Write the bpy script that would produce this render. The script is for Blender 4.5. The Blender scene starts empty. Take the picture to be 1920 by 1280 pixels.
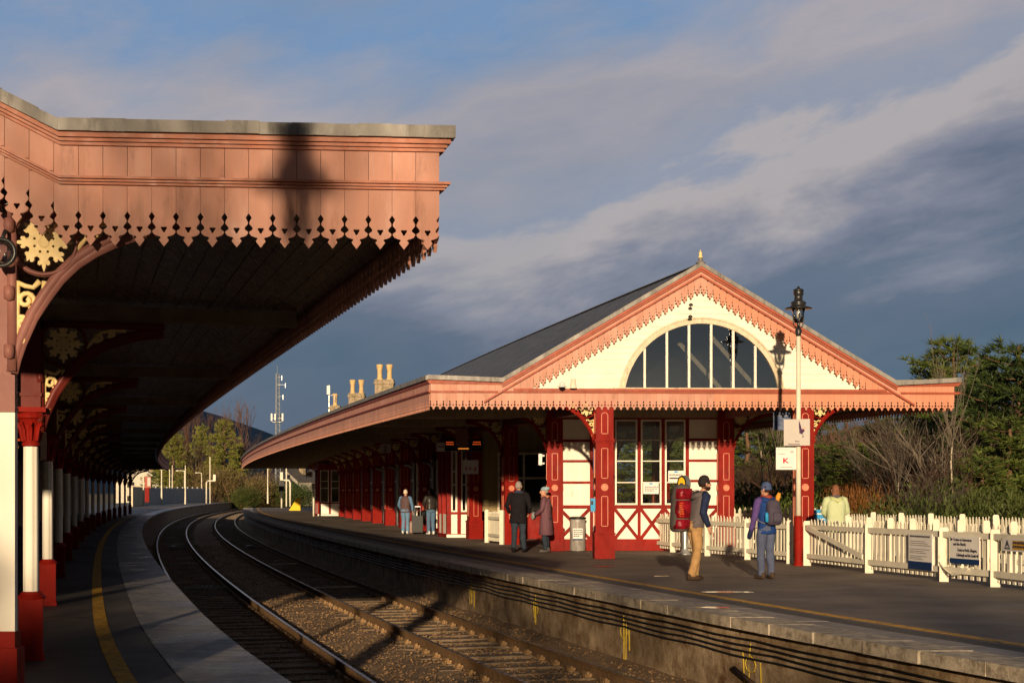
import bpy, bmesh, math, random
from mathutils import Vector, Matrix, noise
random.seed(11)
S = bpy.context.scene
COL = S.collection
R = math.radians
Z = Vector((0, 0, 1))
F, HC, HY = 2667.0, 1.53, 922.0          # camera focal length in photo pixels, eye height, horizon row


def P(px, py, D):
    return Vector(((px - 960) * D / F, D, HC + (HY - py) * D / F))


def GD(py, z=0.0):
    return (HC - z) * F / (py - HY)


# ------------------------------------------------------------------ objects, properties
WL = {}


def tag(o, label=None, cat=None, group=None, kind=None):
    if label: o['label'] = label
    if cat: o['category'] = cat
    if group: o['group'] = group
    if kind: o['kind'] = kind
    return o


def thing(name, label, cat, loc=(0, 0, 0), rz=0.0, group=None):
    o = bpy.data.objects.new(name, None)
    o.empty_display_size = 0.2
    COL.objects.link(o)
    o.location = loc
    o.rotation_euler = (0, 0, rz)
    WL[o.name] = Vector(loc)
    return tag(o, label, cat, group)


def copy_tree(o, parent=None):
    c = o.copy()
    COL.objects.link(c)
    if parent is not None: c.parent = parent
    for ch in list(o.children): copy_tree(ch, c)
    return c


class MB:
    def __init__(s): s.v, s.f, s.m = [], [], []

    def add(s, vs, fs, mi=0, M=None):
        b = len(s.v)
        s.v += [(M @ Vector(p)) if M is not None else Vector(p) for p in vs]
        s.f += [tuple(b + i for i in f) for f in fs]
        s.m += [mi] * len(fs)

    def box(s, x0, x1, y0, y1, z0, z1, mi=0, M=None):
        s.add([(x0, y0, z0), (x1, y0, z0), (x1, y1, z0), (x0, y1, z0), (x0, y0, z1), (x1, y0, z1), (x1, y1, z1), (x0, y1, z1)],
              [(0, 3, 2, 1), (4, 5, 6, 7), (0, 1, 5, 4), (1, 2, 6, 5), (2, 3, 7, 6), (3, 0, 4, 7)], mi, M)

    def cbox(s, c, sx, sy, sz, rz=0.0, mi=0, M=None):
        m = Matrix.Translation(c) @ Matrix.Rotation(rz, 4, 'Z')
        if M is not None: m = M @ m
        s.box(-sx / 2, sx / 2, -sy / 2, sy / 2, -sz / 2, sz / 2, mi, m)

    def bar(s, p, q, h, dep, fwd, mi=0):      # vertical-cut bar: from p to q, h up, dep along fwd
        p, q, fw = Vector(p), Vector(q), Vector(fwd) * dep
        a = [p, q, q + Z * h, p + Z * h]
        s.add(a + [k + fw for k in a], [(0, 1, 2, 3), (7, 6, 5, 4), (0, 4, 5, 1), (1, 5, 6, 2), (2, 6, 7, 3), (3, 7, 4, 0)], mi)

    def beam(s, p, q, w, h, mi=0):            # rectangular stick between two points
        p, q = Vector(p), Vector(q)
        d = (q - p).normalized()
        a = d.cross(Z)
        a = Vector((1, 0, 0)) if a.length < 1e-4 else a.normalized()
        b = a.cross(d).normalized()
        vs = [e + a * (x * w / 2) + b * (y * h / 2) for e in (p, q) for x, y in ((-1, -1), (1, -1), (1, 1), (-1, 1))]
        s.add(vs, [(0, 3, 2, 1), (4, 5, 6, 7), (0, 1, 5, 4), (1, 2, 6, 5), (2, 3, 7, 6), (3, 0, 4, 7)], mi)

    def tube(s, pts, rads, n=8, mi=0, caps=True, flat=None, up=None):
        pts = [Vector(p) for p in pts]
        if not hasattr(rads, '__len__'): rads = [rads] * len(pts)
        b = len(s.v)
        ref = None
        for i, p in enumerate(pts):
            d = (pts[min(i + 1, len(pts) - 1)] - pts[max(i - 1, 0)])
            d = d.normalized() if d.length > 1e-9 else Vector((0, 0, 1))
            if ref is None:
                ref = Vector(up) if up is not None else (Vector((1, 0, 0)) if abs(d.x) < .9 else Vector((0, 1, 0)))
            u = ref - d * ref.dot(d)
            u = u.normalized() if u.length > 1e-6 else d.orthogonal().normalized()
            ref = u
            w = d.cross(u)
            rr = rads[i]
            ru, rw = rr if hasattr(rr, '__len__') else (rr, rr if flat is None else rr * flat)
            for k in range(n):
                a = 2 * math.pi * k / n
                s.v.append(p + u * (math.cos(a) * ru) + w * (math.sin(a) * rw))
        for i in range(len(pts) - 1):
            for k in range(n):
                k2 = (k + 1) % n
                s.f.append((b + i * n + k, b + i * n + k2, b + (i + 1) * n + k2, b + (i + 1) * n + k))
                s.m.append(mi)
        if caps:
            s.f.append(tuple(b + k for k in reversed(range(n)))); s.m.append(mi)
            s.f.append(tuple(b + (len(pts) - 1) * n + k for k in range(n))); s.m.append(mi)

    def lathe(s, prof, c=(0, 0, 0), n=16, mi=0, M=None):
        b = len(s.v)
        for r, z in prof:
            for k in range(n):
                a = 2 * math.pi * (k + .5) / n
                p = Vector((c[0] + r * math.cos(a), c[1] + r * math.sin(a), c[2] + z))
                s.v.append(M @ p if M is not None else p)
        for i in range(len(prof) - 1):
            for k in range(n):
                k2 = (k + 1) % n
                s.f.append((b + i * n + k, b + i * n + k2, b + (i + 1) * n + k2, b + (i + 1) * n + k)); s.m.append(mi)
        s.f.append(tuple(b + k for k in reversed(range(n)))); s.m.append(mi)
        s.f.append(tuple(b + (len(prof) - 1) * n + k for k in range(n))); s.m.append(mi)

    def sweep(s, prof, Ds, mi=0, k=0, closed=True):   # profile [(o, z)] swept along the line of the track
        b = len(s.v)
        n = len(prof)
        for D in Ds:
            for o, z in prof:
                if callable(o) and not callable(D): oo = o(D)
                elif callable(o): oo = o(33.0)
                else: oo = o
                d = D(oo) if callable(D) else D
                s.v.append(Q(oo, d, z, k))
        for i in range(len(Ds) - 1):
            for j in range(n if closed else n - 1):
                j2 = (j + 1) % n
                s.f.append((b + i * n + j, b + i * n + j2, b + (i + 1) * n + j2, b + (i + 1) * n + j)); s.m.append(mi)
        if closed:
            s.f.append(tuple(b + j for j in reversed(range(n)))); s.m.append(mi)
            s.f.append(tuple(b + (len(Ds) - 1) * n + j for j in range(n))); s.m.append(mi)

    def rect(s, o0, o1, z0, z1, Ds, mi=0, k=0):
        s.sweep([(o0, z0), (o1, z0), (o1, z1), (o0, z1)], Ds, mi, k)

    def build(s, name, mats, parent=None, smooth=False, local=False, fix=True, loc=None):
        me = bpy.data.meshes.new(name)
        off = Vector((0, 0, 0))
        if parent is not None and not local: off = WL.get(parent.name, Vector((0, 0, 0)))
        if loc is not None: off = Vector(loc)
        me.from_pydata([tuple(p - off) for p in s.v], [], s.f)
        mats = mats if isinstance(mats, (list, tuple)) else [mats]
        for m in mats: me.materials.append(m)
        if len(mats) > 1: me.polygons.foreach_set('material_index', s.m)
        if fix:
            bm = bmesh.new(); bm.from_mesh(me)
            bmesh.ops.recalc_face_normals(bm, faces=bm.faces)
            bm.to_mesh(me); bm.free()
        if smooth: me.polygons.foreach_set('use_smooth', [True] * len(me.polygons))
        me.update()
        o = bpy.data.objects.new(name, me)
        COL.objects.link(o)
        if parent is not None:
            o.parent = parent
            WL[o.name] = Vector(off)
        if loc is not None:
            o.location = loc
            WL[o.name] = Vector(loc)
        return o


def cut(outer, holes=(), depth=.02):          # flat cut-out board with holes: (verts, faces), x right, y up, z thickness
    cu = bpy.data.curves.new('cut', 'CURVE')
    cu.dimensions = '2D'; cu.fill_mode = 'BOTH'; cu.extrude = depth / 2
    for ring in [outer] + list(holes):
        sp = cu.splines.new('POLY')
        sp.points.add(len(ring) - 1)
        for i, (x, y) in enumerate(ring): sp.points[i].co = (x, y, 0, 1)
        sp.use_cyclic_u = True
    ob = bpy.data.objects.new('cut', cu)
    me = bpy.data.meshes.new_from_object(ob)
    vs = [tuple(v.co) for v in me.vertices]
    fs = [tuple(p.vertices) for p in me.polygons]
    bpy.data.objects.remove(ob); bpy.data.curves.remove(cu); bpy.data.meshes.remove(me)
    return vs, fs


def glyphs(txt, size, depth=.004):
    cu = bpy.data.curves.new('txt', 'FONT')
    cu.body = txt; cu.size = size; cu.extrude = depth / 2; cu.resolution_u = 2
    ob = bpy.data.objects.new('txt', cu)
    me = bpy.data.meshes.new_from_object(ob)
    vs = [tuple(v.co) for v in me.vertices]
    fs = [tuple(p.vertices) for p in me.polygons]
    bpy.data.objects.remove(ob); bpy.data.curves.remove(cu); bpy.data.meshes.remove(me)
    return vs, fs


def frame(org, xd):                            # x along xd, y up, z out of the board
    xd = Vector(xd).normalized()
    zd = xd.cross(Z).normalized()
    m = Matrix.Identity(4)
    for i in range(3):
        m[i][0], m[i][1], m[i][2], m[i][3] = xd[i], Z[i], zd[i], org[i]
    return m


def write(mb, txt, size, org, xd, mi=0, center=True, width=None, depth=.004, bold=0):
    vs, fs = glyphs(txt, size, depth)
    if not vs: return
    x0, x1 = min(v[0] for v in vs), max(v[0] for v in vs)
    sc = 1.0 if width is None else width / max(x1 - x0, 1e-6)
    sh = -(x0 + x1) / 2 if center else -x0
    M = frame(org, xd)
    for dx in ([0] if not bold else [-bold, 0, bold]):
        mb.add([((v[0] + sh) * sc + dx, v[1], v[2] + dx * .02) for v in vs], fs, mi, M)


# ------------------------------------------------------------------ the line of the track
def Q(o, D, z=0.0, k=0):
    t = D
    for _ in range(5):
        m = -.32 + .00108 * t
        n = 1 / math.sqrt(1 + m * m)
        t = D + o * m * n
    m = -.32 + .00108 * t
    n = 1 / math.sqrt(1 + m * m)
    x = 1.66 - .32 * t + .00054 * t * t
    if k and t < 18:
        x += .0035 * (18 - t) ** 2 if t > 4 else .0035 * 196 + .098 * (4 - t)
    return Vector((x + o * n, D, z))


def tang(o, D, k=0):
    return (Q(o, D + .5, 0, k) - Q(o, D - .5, 0, k)).normalized()


def rng(a, b, n): return [a + (b - a) * i / (n - 1) for i in range(n)]


DS_ALL = [-60, -40, -25, -12, -4] + rng(0, 40, 21) + rng(44, 100, 15) + rng(108, 230, 14)

# ------------------------------------------------------------------ materials


def newmat(name):
    m = bpy.data.materials.new(name); m.use_nodes = True
    nt = m.node_tree
    return m, nt, nt.nodes['Principled BSDF']


def mixrgb(nt, fac, a, b, blend='MIX'):
    n = nt.nodes.new('ShaderNodeMix'); n.data_type = 'RGBA'; n.blend_type = blend
    for sock, val in ((n.inputs[0], fac), (n.inputs[6], a), (n.inputs[7], b)):
        if hasattr(val, 'links') or isinstance(val, bpy.types.NodeSocket): nt.links.new(val, sock)
        elif isinstance(val, (int, float)): sock.default_value = val
        else: sock.default_value = tuple(val) + ((1,) if len(val) == 3 else ())
    return n.outputs[2]


def pos_noise(nt, scale=3.0, stretch=(1, 1, 1), detail=5, rough=.55, dist=0.0, obj=False):
    if obj: src = nt.nodes.new('ShaderNodeTexCoord').outputs['Object']
    else: src = nt.nodes.new('ShaderNodeNewGeometry').outputs['Position']
    mp = nt.nodes.new('ShaderNodeMapping'); mp.inputs['Scale'].default_value = stretch
    nt.links.new(src, mp.inputs['Vector'])
    nz = nt.nodes.new('ShaderNodeTexNoise')
    nz.inputs['Scale'].default_value = scale; nz.inputs['Detail'].default_value = detail
    nz.inputs['Roughness'].default_value = rough; nz.inputs['Distortion'].default_value = dist
    nt.links.new(mp.outputs[0], nz.inputs['Vector'])
    return nz.outputs['Fac']


def ramp(nt, fac, stops):
    r = nt.nodes.new('ShaderNodeValToRGB')
    el = r.color_ramp.elements
    while len(el) > 1: el.remove(el[-1])
    for i, (p, c) in enumerate(stops):
        e = el[0] if i == 0 else el.new(p)
        e.position = p
        e.color = (c, c, c, 1) if isinstance(c, (int, float)) else tuple(c) + ((1,) if len(c) == 3 else ())
    nt.links.new(fac, r.inputs[0])
    return r.outputs[0]


def mul(c, k): return tuple(min(1, x * k) for x in c)


def mat(name, col, rough=.6, var=.18, scale=2.5, stretch=(1, 1, 1), bump=0.0, bscale=60, metal=0.0, coat=0.0,
        stain=None, island=0, stain_lo=.58, stain_hi=.75, stain_scale=5, stain_stretch=(1, 1, .3), rvar=.12, spec=.16):
    m, nt, b = newmat(name)
    f1 = pos_noise(nt, scale, stretch)
    c = mixrgb(nt, ramp(nt, f1, [(.3, 0), (.7, 1)]), mul(col, 1 - var), mul(col, 1 + var))
    if island:
        g9 = nt.nodes.new('ShaderNodeNewGeometry')
        c = mixrgb(nt, ramp(nt, g9.outputs['Random Per Island'], [(0, 0), (1, island)]), c, mul(col, .72))
    if stain:
        f2 = pos_noise(nt, stain_scale, stain_stretch, 6, .65)
        c = mixrgb(nt, ramp(nt, f2, [(stain_lo, 0), (stain_hi, 1)]), c, stain)
    nt.links.new(c, b.inputs['Base Color'])
    b.inputs['Metallic'].default_value = metal
    b.inputs['Coat Weight'].default_value = coat
    b.inputs['Specular IOR Level'].default_value = spec
    fr = pos_noise(nt, scale * 2.3, stretch)
    nt.links.new(ramp(nt, fr, [(.3, max(.03, rough - rvar)), (.7, min(1, rough + rvar))]), b.inputs['Roughness'])
    if bump:
        f3 = pos_noise(nt, bscale, stretch, 4, .6)
        bp = nt.nodes.new('ShaderNodeBump')
        bp.inputs['Strength'].default_value = min(1, bump); bp.inputs['Distance'].default_value = .02
        nt.links.new(f3, bp.inputs['Height']); nt.links.new(bp.outputs[0], b.inputs['Normal'])
    return m


SALMON = (.60, .29, .205)
m_salmon = mat('salmon_paint', SALMON, .5, .14, 3, (1, 1, .4), bump=.1, bscale=30, island=.55, stain=(.27, .12, .075), stain_lo=.56, stain_hi=.80, stain_scale=7, stain_stretch=(1, 1, .25))
m_salmon2 = mat('fresh_salmon_paint', (.60, .255, .155), .45, .08, 3, bump=.06, island=.35, stain=(.36, .16, .11), stain_lo=.62, stain_hi=.85, stain_stretch=(1, 1, .25))
m_mould = mat('moulding_paint', (.36, .085, .045), .42, .15, 4, bump=.05)
m_mould2 = mat('salmon_moulding_paint', (.50, .19, .115), .45, .2, 6, stain=(.12, .05, .03), stain_lo=.6, stain_hi=.8, stain_stretch=(3, 3, 8))
m_red = mat('red_paint', (.23, .011, .006), .5, .25, 3, (1, 1, .5), bump=.1, bscale=25, spec=.07, stain=(.14, .008, .006), stain_lo=.55, stain_hi=.75, stain_scale=6)
m_redline = mat('salmon_lining_paint', (.62, .22, .13), .4, .1, 4)
m_cream = mat('cream_paint', (.83, .77, .64), .5, .08, 2, island=.18, bump=.05, bscale=20, stain=(.48, .39, .26), stain_lo=.60, stain_hi=.85)
m_creamold = mat('weathered_cream_paint', (.66, .56, .40), .6, .15, 8, bump=.2, bscale=40, stain=(.38, .29, .2), stain_lo=.55, stain_hi=.72, stain_scale=9)
m_white = mat('fence_white_paint', (.74, .68, .53), .55, .1, 3, bump=.08, bscale=30, stain=(.42, .34, .22), stain_lo=.62, stain_hi=.85, stain_scale=6)
m_gold = mat('ornament_cream_paint', (.80, .60, .27), .45, .12, 12, stain=(.4, .3, .15), stain_lo=.62, stain_hi=.8, stain_scale=14)
m_redshade = mat('shaded_red_paint', (.13, .02, .014), .4, .2, 4, bump=.06)  # the same red, darkened to paint in the shade under the left canopy
m_beam = mat('beam_paint', (.19, .13, .085), .6, .25, 4, bump=.1)
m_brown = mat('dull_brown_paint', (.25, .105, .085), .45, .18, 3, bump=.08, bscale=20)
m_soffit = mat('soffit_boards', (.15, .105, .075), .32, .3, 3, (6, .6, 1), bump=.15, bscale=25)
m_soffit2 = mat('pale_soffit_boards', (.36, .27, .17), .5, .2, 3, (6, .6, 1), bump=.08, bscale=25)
m_back = mat('shadow_gap_board', (.06, .03, .025), .8, .2)
m_lead = mat('lead_flashing', (.24, .225, .205), .55, .25, 3, (1, 1, .4), bump=.15, bscale=12, stain=(.12, .11, .10), stain_lo=.52, stain_hi=.7, stain_scale=6, metal=.15)
m_iron = mat('black_iron', (.02, .02, .02), .35, .3, 5, bump=.05, spec=.5)
m_steel = mat('galvanised_steel', (.42, .43, .42), .4, .15, 5, metal=.6)
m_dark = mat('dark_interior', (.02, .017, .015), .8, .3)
m_brownwall = mat('inner_wall_boards', (.30, .22, .10), .6, .2, 2, (6, 6, .4))
m_stone = mat('chimney_stone', (.34, .26, .17), .9, .3, 6, bump=.5, bscale=14, stain=(.14, .13, .06), stain_lo=.5, stain_hi=.68)
m_terra = mat('chimney_pot_clay', (.62, .43, .20), .75, .2, 8, bump=.2, stain=(.3, .13, .06), stain_lo=.6, stain_hi=.75)


def plank_mat():
    pass


def slate_mat():
    m, nt, b = newmat('roof_slate')
    g = nt.nodes.new('ShaderNodeNewGeometry')
    mp = nt.nodes.new('ShaderNodeMapping'); mp.inputs['Scale'].default_value = (1, 1, 1)
    mp.inputs['Rotation'].default_value = (0, 0, R(-104))
    nt.links.new(g.outputs['Position'], mp.inputs['Vector'])
    br = nt.nodes.new('ShaderNodeTexBrick')
    br.inputs['Scale'].default_value = 1.0
    br.inputs['Brick Width'].default_value = .42; br.inputs['Row Height'].default_value = .27
    br.inputs['Mortar Size'].default_value = .022; br.inputs['Bias'].default_value = -.1
    br.inputs['Color1'].default_value = (.13, .12, .11, 1); br.inputs['Color2'].default_value = (.03, .031, .034, 1)
    br.inputs['Mortar'].default_value = (.012, .012, .014, 1)
    nt.links.new(mp.outputs[0], br.inputs['Vector'])
    f = pos_noise(nt, 1.2)
    c = mixrgb(nt, ramp(nt, f, [(.4, 0), (.7, .75)]), br.outputs['Color'], (.085, .066, .042))
    f9 = pos_noise(nt, 9, (1, 1, 1), 3)
    c = mixrgb(nt, ramp(nt, f9, [(.5, 0), (.66, .7)]), c, (.15, .135, .12))
    nt.links.new(c, b.inputs['Base Color'])
    b.inputs['Roughness'].default_value = .55
    bp = nt.nodes.new('ShaderNodeBump'); bp.inputs['Strength'].default_value = .7; bp.inputs['Distance'].default_value = .03
    nt.links.new(br.outputs['Color'], bp.inputs['Height']); nt.links.new(bp.outputs[0], b.inputs['Normal'])
    return m


m_slate = slate_mat()


def ground_mat(name, c1, c2, scale, rough, bump, bscale, c3=None, c3scale=40, wet=None, stretch=(1, 1, 1), speck=None):
    m, nt, b = newmat(name)
    f = pos_noise(nt, scale, stretch, 7, .6)
    c = mixrgb(nt, ramp(nt, f, [(.32, 0), (.68, 1)]), c1, c2)
    if c3:
        f2 = pos_noise(nt, c3scale, (1, 1, 1), 4, .7)
        c = mixrgb(nt, ramp(nt, f2, [(.45, 0), (.7, 1)]), c, c3)
    if speck:
        f4 = pos_noise(nt, 90, (1, 1, 1), 2, .6)
        c = mixrgb(nt, ramp(nt, f4, [(.62, 0), (.7, 1)]), c, speck)
    nt.links.new(c, b.inputs['Base Color'])
    if wet:
        f3 = pos_noise(nt, wet[0], (1, 1, 1), 4, .55)
        nt.links.new(ramp(nt, f3, [(wet[1], rough), (wet[2], wet[3])]), b.inputs['Roughness'])
        cm = mixrgb(nt, ramp(nt, f3, [(wet[1], 0), (wet[2], .45)]), c, (.02, .018, .016))
        nt.links.new(cm, b.inputs['Base Color'])
    else: b.inputs['Roughness'].default_value = rough
    f5 = pos_noise(nt, bscale, (1, 1, 1), 6, .7)
    bp = nt.nodes.new('ShaderNodeBump'); bp.inputs['Strength'].default_value = bump; bp.inputs['Distance'].default_value = .03
    nt.links.new(f5, bp.inputs['Height']); nt.links.new(bp.outputs[0], b.inputs['Normal'])
    return m


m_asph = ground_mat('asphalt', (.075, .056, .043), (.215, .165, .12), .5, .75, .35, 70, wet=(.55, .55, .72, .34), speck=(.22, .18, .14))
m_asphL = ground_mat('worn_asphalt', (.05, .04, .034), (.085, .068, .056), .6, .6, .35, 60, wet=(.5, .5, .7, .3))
m_grit = ground_mat('gritty_strip', (.055, .045, .04), (.09, .075, .062), 2, .8, .8, 120, speck=(.4, .36, .3))
m_slab = ground_mat('concrete_slab', (.15, .14, .14), (.38, .34, .32), 1.6, .5, .75, 26, wet=(.9, .42, .62, .22), speck=(.40, .36, .34), stretch=(.7, 3.2, 1), c3=(.11, .10, .10), c3scale=5)
m_pave = ground_mat('platform_paving', (.20, .165, .135), (.32, .27, .22), 2.5, .62, .35, 60, wet=(.9, .52, .7, .25), speck=(.45, .4, .34))
m_cope = ground_mat('coping_stone', (.38, .31, .22), (.60, .50, .37), 3, .75, .5, 25, c3=(.16, .12, .08), c3scale=7)
m_yellow = mat('yellow_line_paint', (.55, .29, .03), .6, .25, 6, bump=.3, bscale=60, stain=(.13, .10, .06), stain_lo=.52, stain_hi=.68, stain_scale=9, stain_stretch=(1, 1, 1))
m_spray = mat('yellow_spray_paint', (.55, .40, .04), .6, .2, 9)
m_ballast = ground_mat('track_ballast', (.17, .10, .045), (.36, .22, .105), 1.1, .95, 1.0, 26, c3=(.11, .075, .045), c3scale=30)
m_pebble = mat('ballast_stones', (.25, .152, .075), .9, .6, 14, bump=.3)
m_sleeper = mat('sleeper_concrete', (.17, .125, .085), .9, .25, 6, bump=.4, bscale=25)
m_rail = mat('rusty_rail', (.19, .112, .055), .8, .3, 9, bump=.25, bscale=40)
m_railtop = mat('polished_rail_head', (.42, .38, .34), .28, .15, 4, metal=.9)
m_clip = mat('rail_clip_rust', (.28, .17, .08), .8, .3, 12)
m_wallst = ground_mat('platform_wall_render', (.20, .13, .06), (.50, .37, .23), 2.2, .9, .6, 14, c3=(.13, .06, .02), c3scale=3.2)
m_ground = ground_mat('rough_ground', (.07, .06, .03), (.13, .10, .05), .2, 1, .6, 4)
m_red_ind = mat('crimson_paint', (.34, .03, .02), .4, .1)


def glass_mat(name, refl=.5, tint=(.9, .92, .9), rough=.02):
    m, nt, b = newmat(name)
    nt.nodes.remove(b)
    out = nt.nodes['Material Output']
    tr = nt.nodes.new('ShaderNodeBsdfTransparent'); tr.inputs[0].default_value = tint + (1,)
    gl = nt.nodes.new('ShaderNodeBsdfGlossy'); gl.inputs['Roughness'].default_value = rough
    gl.inputs['Color'].default_value = (.9, .92, .95, 1)
    fr = nt.nodes.new('ShaderNodeFresnel'); fr.inputs[0].default_value = 1.5
    mx = nt.nodes.new('ShaderNodeMixShader')
    ad = nt.nodes.new('ShaderNodeMath'); ad.operation = 'ADD'; ad.use_clamp = True; ad.inputs[1].default_value = refl
    nt.links.new(fr.outputs[0], ad.inputs[0])
    nt.links.new(ad.outputs[0], mx.inputs[0]); nt.links.new(tr.outputs[0], mx.inputs[1]); nt.links.new(gl.outputs[0], mx.inputs[2])
    nt.links.new(mx.outputs[0], out.inputs[0])
    return m


m_glass = glass_mat('window_glass', 0.0)
m_fanglass = glass_mat('fanlight_glass', .5, (.75, .78, .78), .03)
m_lampglass = glass_mat('lamp_glass', .12, (.85, .85, .82), .06)


def plain(name, col, rough=.5, metal=0.0, em=None, es=1.0):
    m, nt, b = newmat(name)
    b.inputs['Base Color'].default_value = tuple(col) + (1,)
    b.inputs['Roughness'].default_value = rough
    b.inputs['Metallic'].default_value = metal
    b.inputs['Specular IOR Level'].default_value = .15
    if em:
        b.inputs['Emission Color'].default_value = tuple(em) + (1,)
        b.inputs['Emission Strength'].default_value = es
    return m


m_led = plain('amber_led', (.1, .02, 0), .5, em=(1, .12, .02), es=.55)
m_ledo = plain('orange_led', (.1, .04, 0), .5, em=(1, .30, .03), es=.7)
m_signwhite = mat('sign_white', (.74, .70, .64), .4, .05, 3)
m_signgrey = mat('sign_grey', (.52, .47, .42), .4, .05, 3)
m_signblue = mat('sign_navy', (.012, .035, .11), .4, .1)
m_signcyan = mat('sign_cyan', (.03, .28, .55), .4, .1)
m_ink = plain('sign_ink', (.05, .045, .06), .5)
m_inkred = plain('sign_crimson_ink', (.55, .01, .05), .5)
m_inkpale = plain('sign_pale_ink', (.35, .28, .3), .5)
m_black = plain('black_plastic', (.012, .012, .012), .4)


def foliage(name, c1, c2, c3=None, trans=.25, scale=1.2):
    m, nt, b = newmat(name)
    f = pos_noise(nt, scale, (1, 1, 1), 3)
    c = mixrgb(nt, ramp(nt, f, [(.35, 0), (.65, 1)]), c1, c2)
    if c3:
        f2 = pos_noise(nt, 6, (1, 1, 1), 2)
        c = mixrgb(nt, ramp(nt, f2, [(.55, 0), (.7, 1)]), c, c3)
    nt.links.new(c, b.inputs['Base Color'])
    b.inputs['Roughness'].default_value = .6
    b.inputs['Specular IOR Level'].default_value = .25
    return m


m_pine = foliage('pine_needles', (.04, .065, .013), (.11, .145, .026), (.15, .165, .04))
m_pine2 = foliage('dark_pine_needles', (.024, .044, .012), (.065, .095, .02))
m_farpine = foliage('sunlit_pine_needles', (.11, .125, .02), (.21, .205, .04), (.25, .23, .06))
m_gorse = foliage('gorse_leaves', (.035, .052, .01), (.075, .09, .02))
m_olive = foliage('olive_bush_twigs', (.10, .07, .025), (.17, .12, .045))
m_bark = mat('pine_bark', (.15, .085, .05), .9, .4, 8, (1, 1, .3), bump=.6, bscale=20)
m_twig = mat('bare_twigs', (.085, .058, .04), .85, .4, 3)
m_twig2 = mat('reddish_twigs', (.11, .062, .042), .85, .35, 2)
m_twig3 = mat('grey_twigs', (.13, .105, .08), .85, .35, 3)
m_birch = mat('birch_bark', (.50, .42, .30), .8, .3, 6, (1, 1, 2), stain=(.1, .08, .06), stain_lo=.6, stain_hi=.66, stain_scale=8, stain_stretch=(1, 1, 3))
m_rust = foliage('rust_bracken', (.16, .055, .015), (.22, .09, .02))
m_hill = mat('heather_hill', (.085, .16, .22), 1, .22, .004, stain=(.11, .16, .19), stain_lo=.5, stain_hi=.62, stain_scale=.008, stain_stretch=(1, 1, 2))

# ------------------------------------------------------------------ ground, track, platforms
mb = MB(); mb.add([(-3500, -400, -1.3), (3500, -400, -1.3), (3500, 6000, -1.3), (-3500, 6000, -1.3)], [(0, 1, 2, 3)])
g = mb.build('ground', m_ground); tag(g, 'rough brown grass and earth around the station', 'ground', kind='structure')

RAILO = (.62, 2.12, 3.98, 5.48)


def trackbed():
    mb = MB()
    os_ = rng(-.4, 6.6, 29)
    Ds = [-20, -10, 0, 6] + rng(9, 60, 103) + rng(62, 120, 30) + rng(125, 260, 20)
    b = 0
    for D in Ds:
        for o in os_:
            z = -1.1
            d = min(abs(o - 1.37), abs(o - 4.73))
            if d > 1.0: z += .03
            if o > 5.6: z += .10 * (o - 5.6) + .05
            p = Q(o, D, 0, 1)
            z += .045 * noise.noise(p * 1.3) + .02 * noise.noise(p * 4.1)
            mb.v.append(Vector((p.x, p.y, z)))
    n = len(os_)
    for i in range(len(Ds) - 1):
        for j in range(n - 1):
            mb.f.append((i * n + j, i * n + j + 1, (i + 1) * n + j + 1, (i + 1) * n + j)); mb.m.append(0)
    o = mb.build('trackbed', m_ballast, smooth=True)
    tag(o, 'brown stone ballast bed between the two platforms', 'trackbed', kind='structure')
    mb = MB()
    rnd = random.Random(3)
    for i in range(30000):
        D = 13 + 55 * rnd.random() ** 1.8
        o = rnd.uniform(-.2, 6.15)
        if any(abs(o - r) < .1 for r in RAILO): continue
        inside = .62 < o < 2.12 or 3.98 < o < 5.48
        p = Q(o, D, 0, 1)
        s = rnd.uniform(.012, .027) * (1 + D * .008)
        z = -1.085 + (.04 if not inside else .012) * rnd.random() + (.10 * (o - 5.6) + .05 if o > 5.6 else 0) + .03 * noise.noise(p * 1.3)
        a = rnd.uniform(0, 6.28)
        ca, sa = math.cos(a) * s, math.sin(a) * s
        k = rnd.uniform(.5, .9)
        mb.add([(p.x + ca, p.y + sa, z), (p.x - sa * k, p.y + ca * k, z + .2 * s), (p.x - ca, p.y - sa, z), (p.x + sa * k, p.y - ca * k, z - .1 * s),
                (p.x + .2 * ca, p.y + .2 * sa, z + s * rnd.uniform(.5, .9)), (p.x, p.y, z - s * .6)],
               [(0, 1, 4), (1, 2, 4), (2, 3, 4), (3, 0, 4)])
    o = mb.build('ballast_stones', m_pebble, fix=False)
    tag(o, 'loose brown ballast stones strewn between the rails', 'ballast', kind='stuff')


trackbed()


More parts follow.
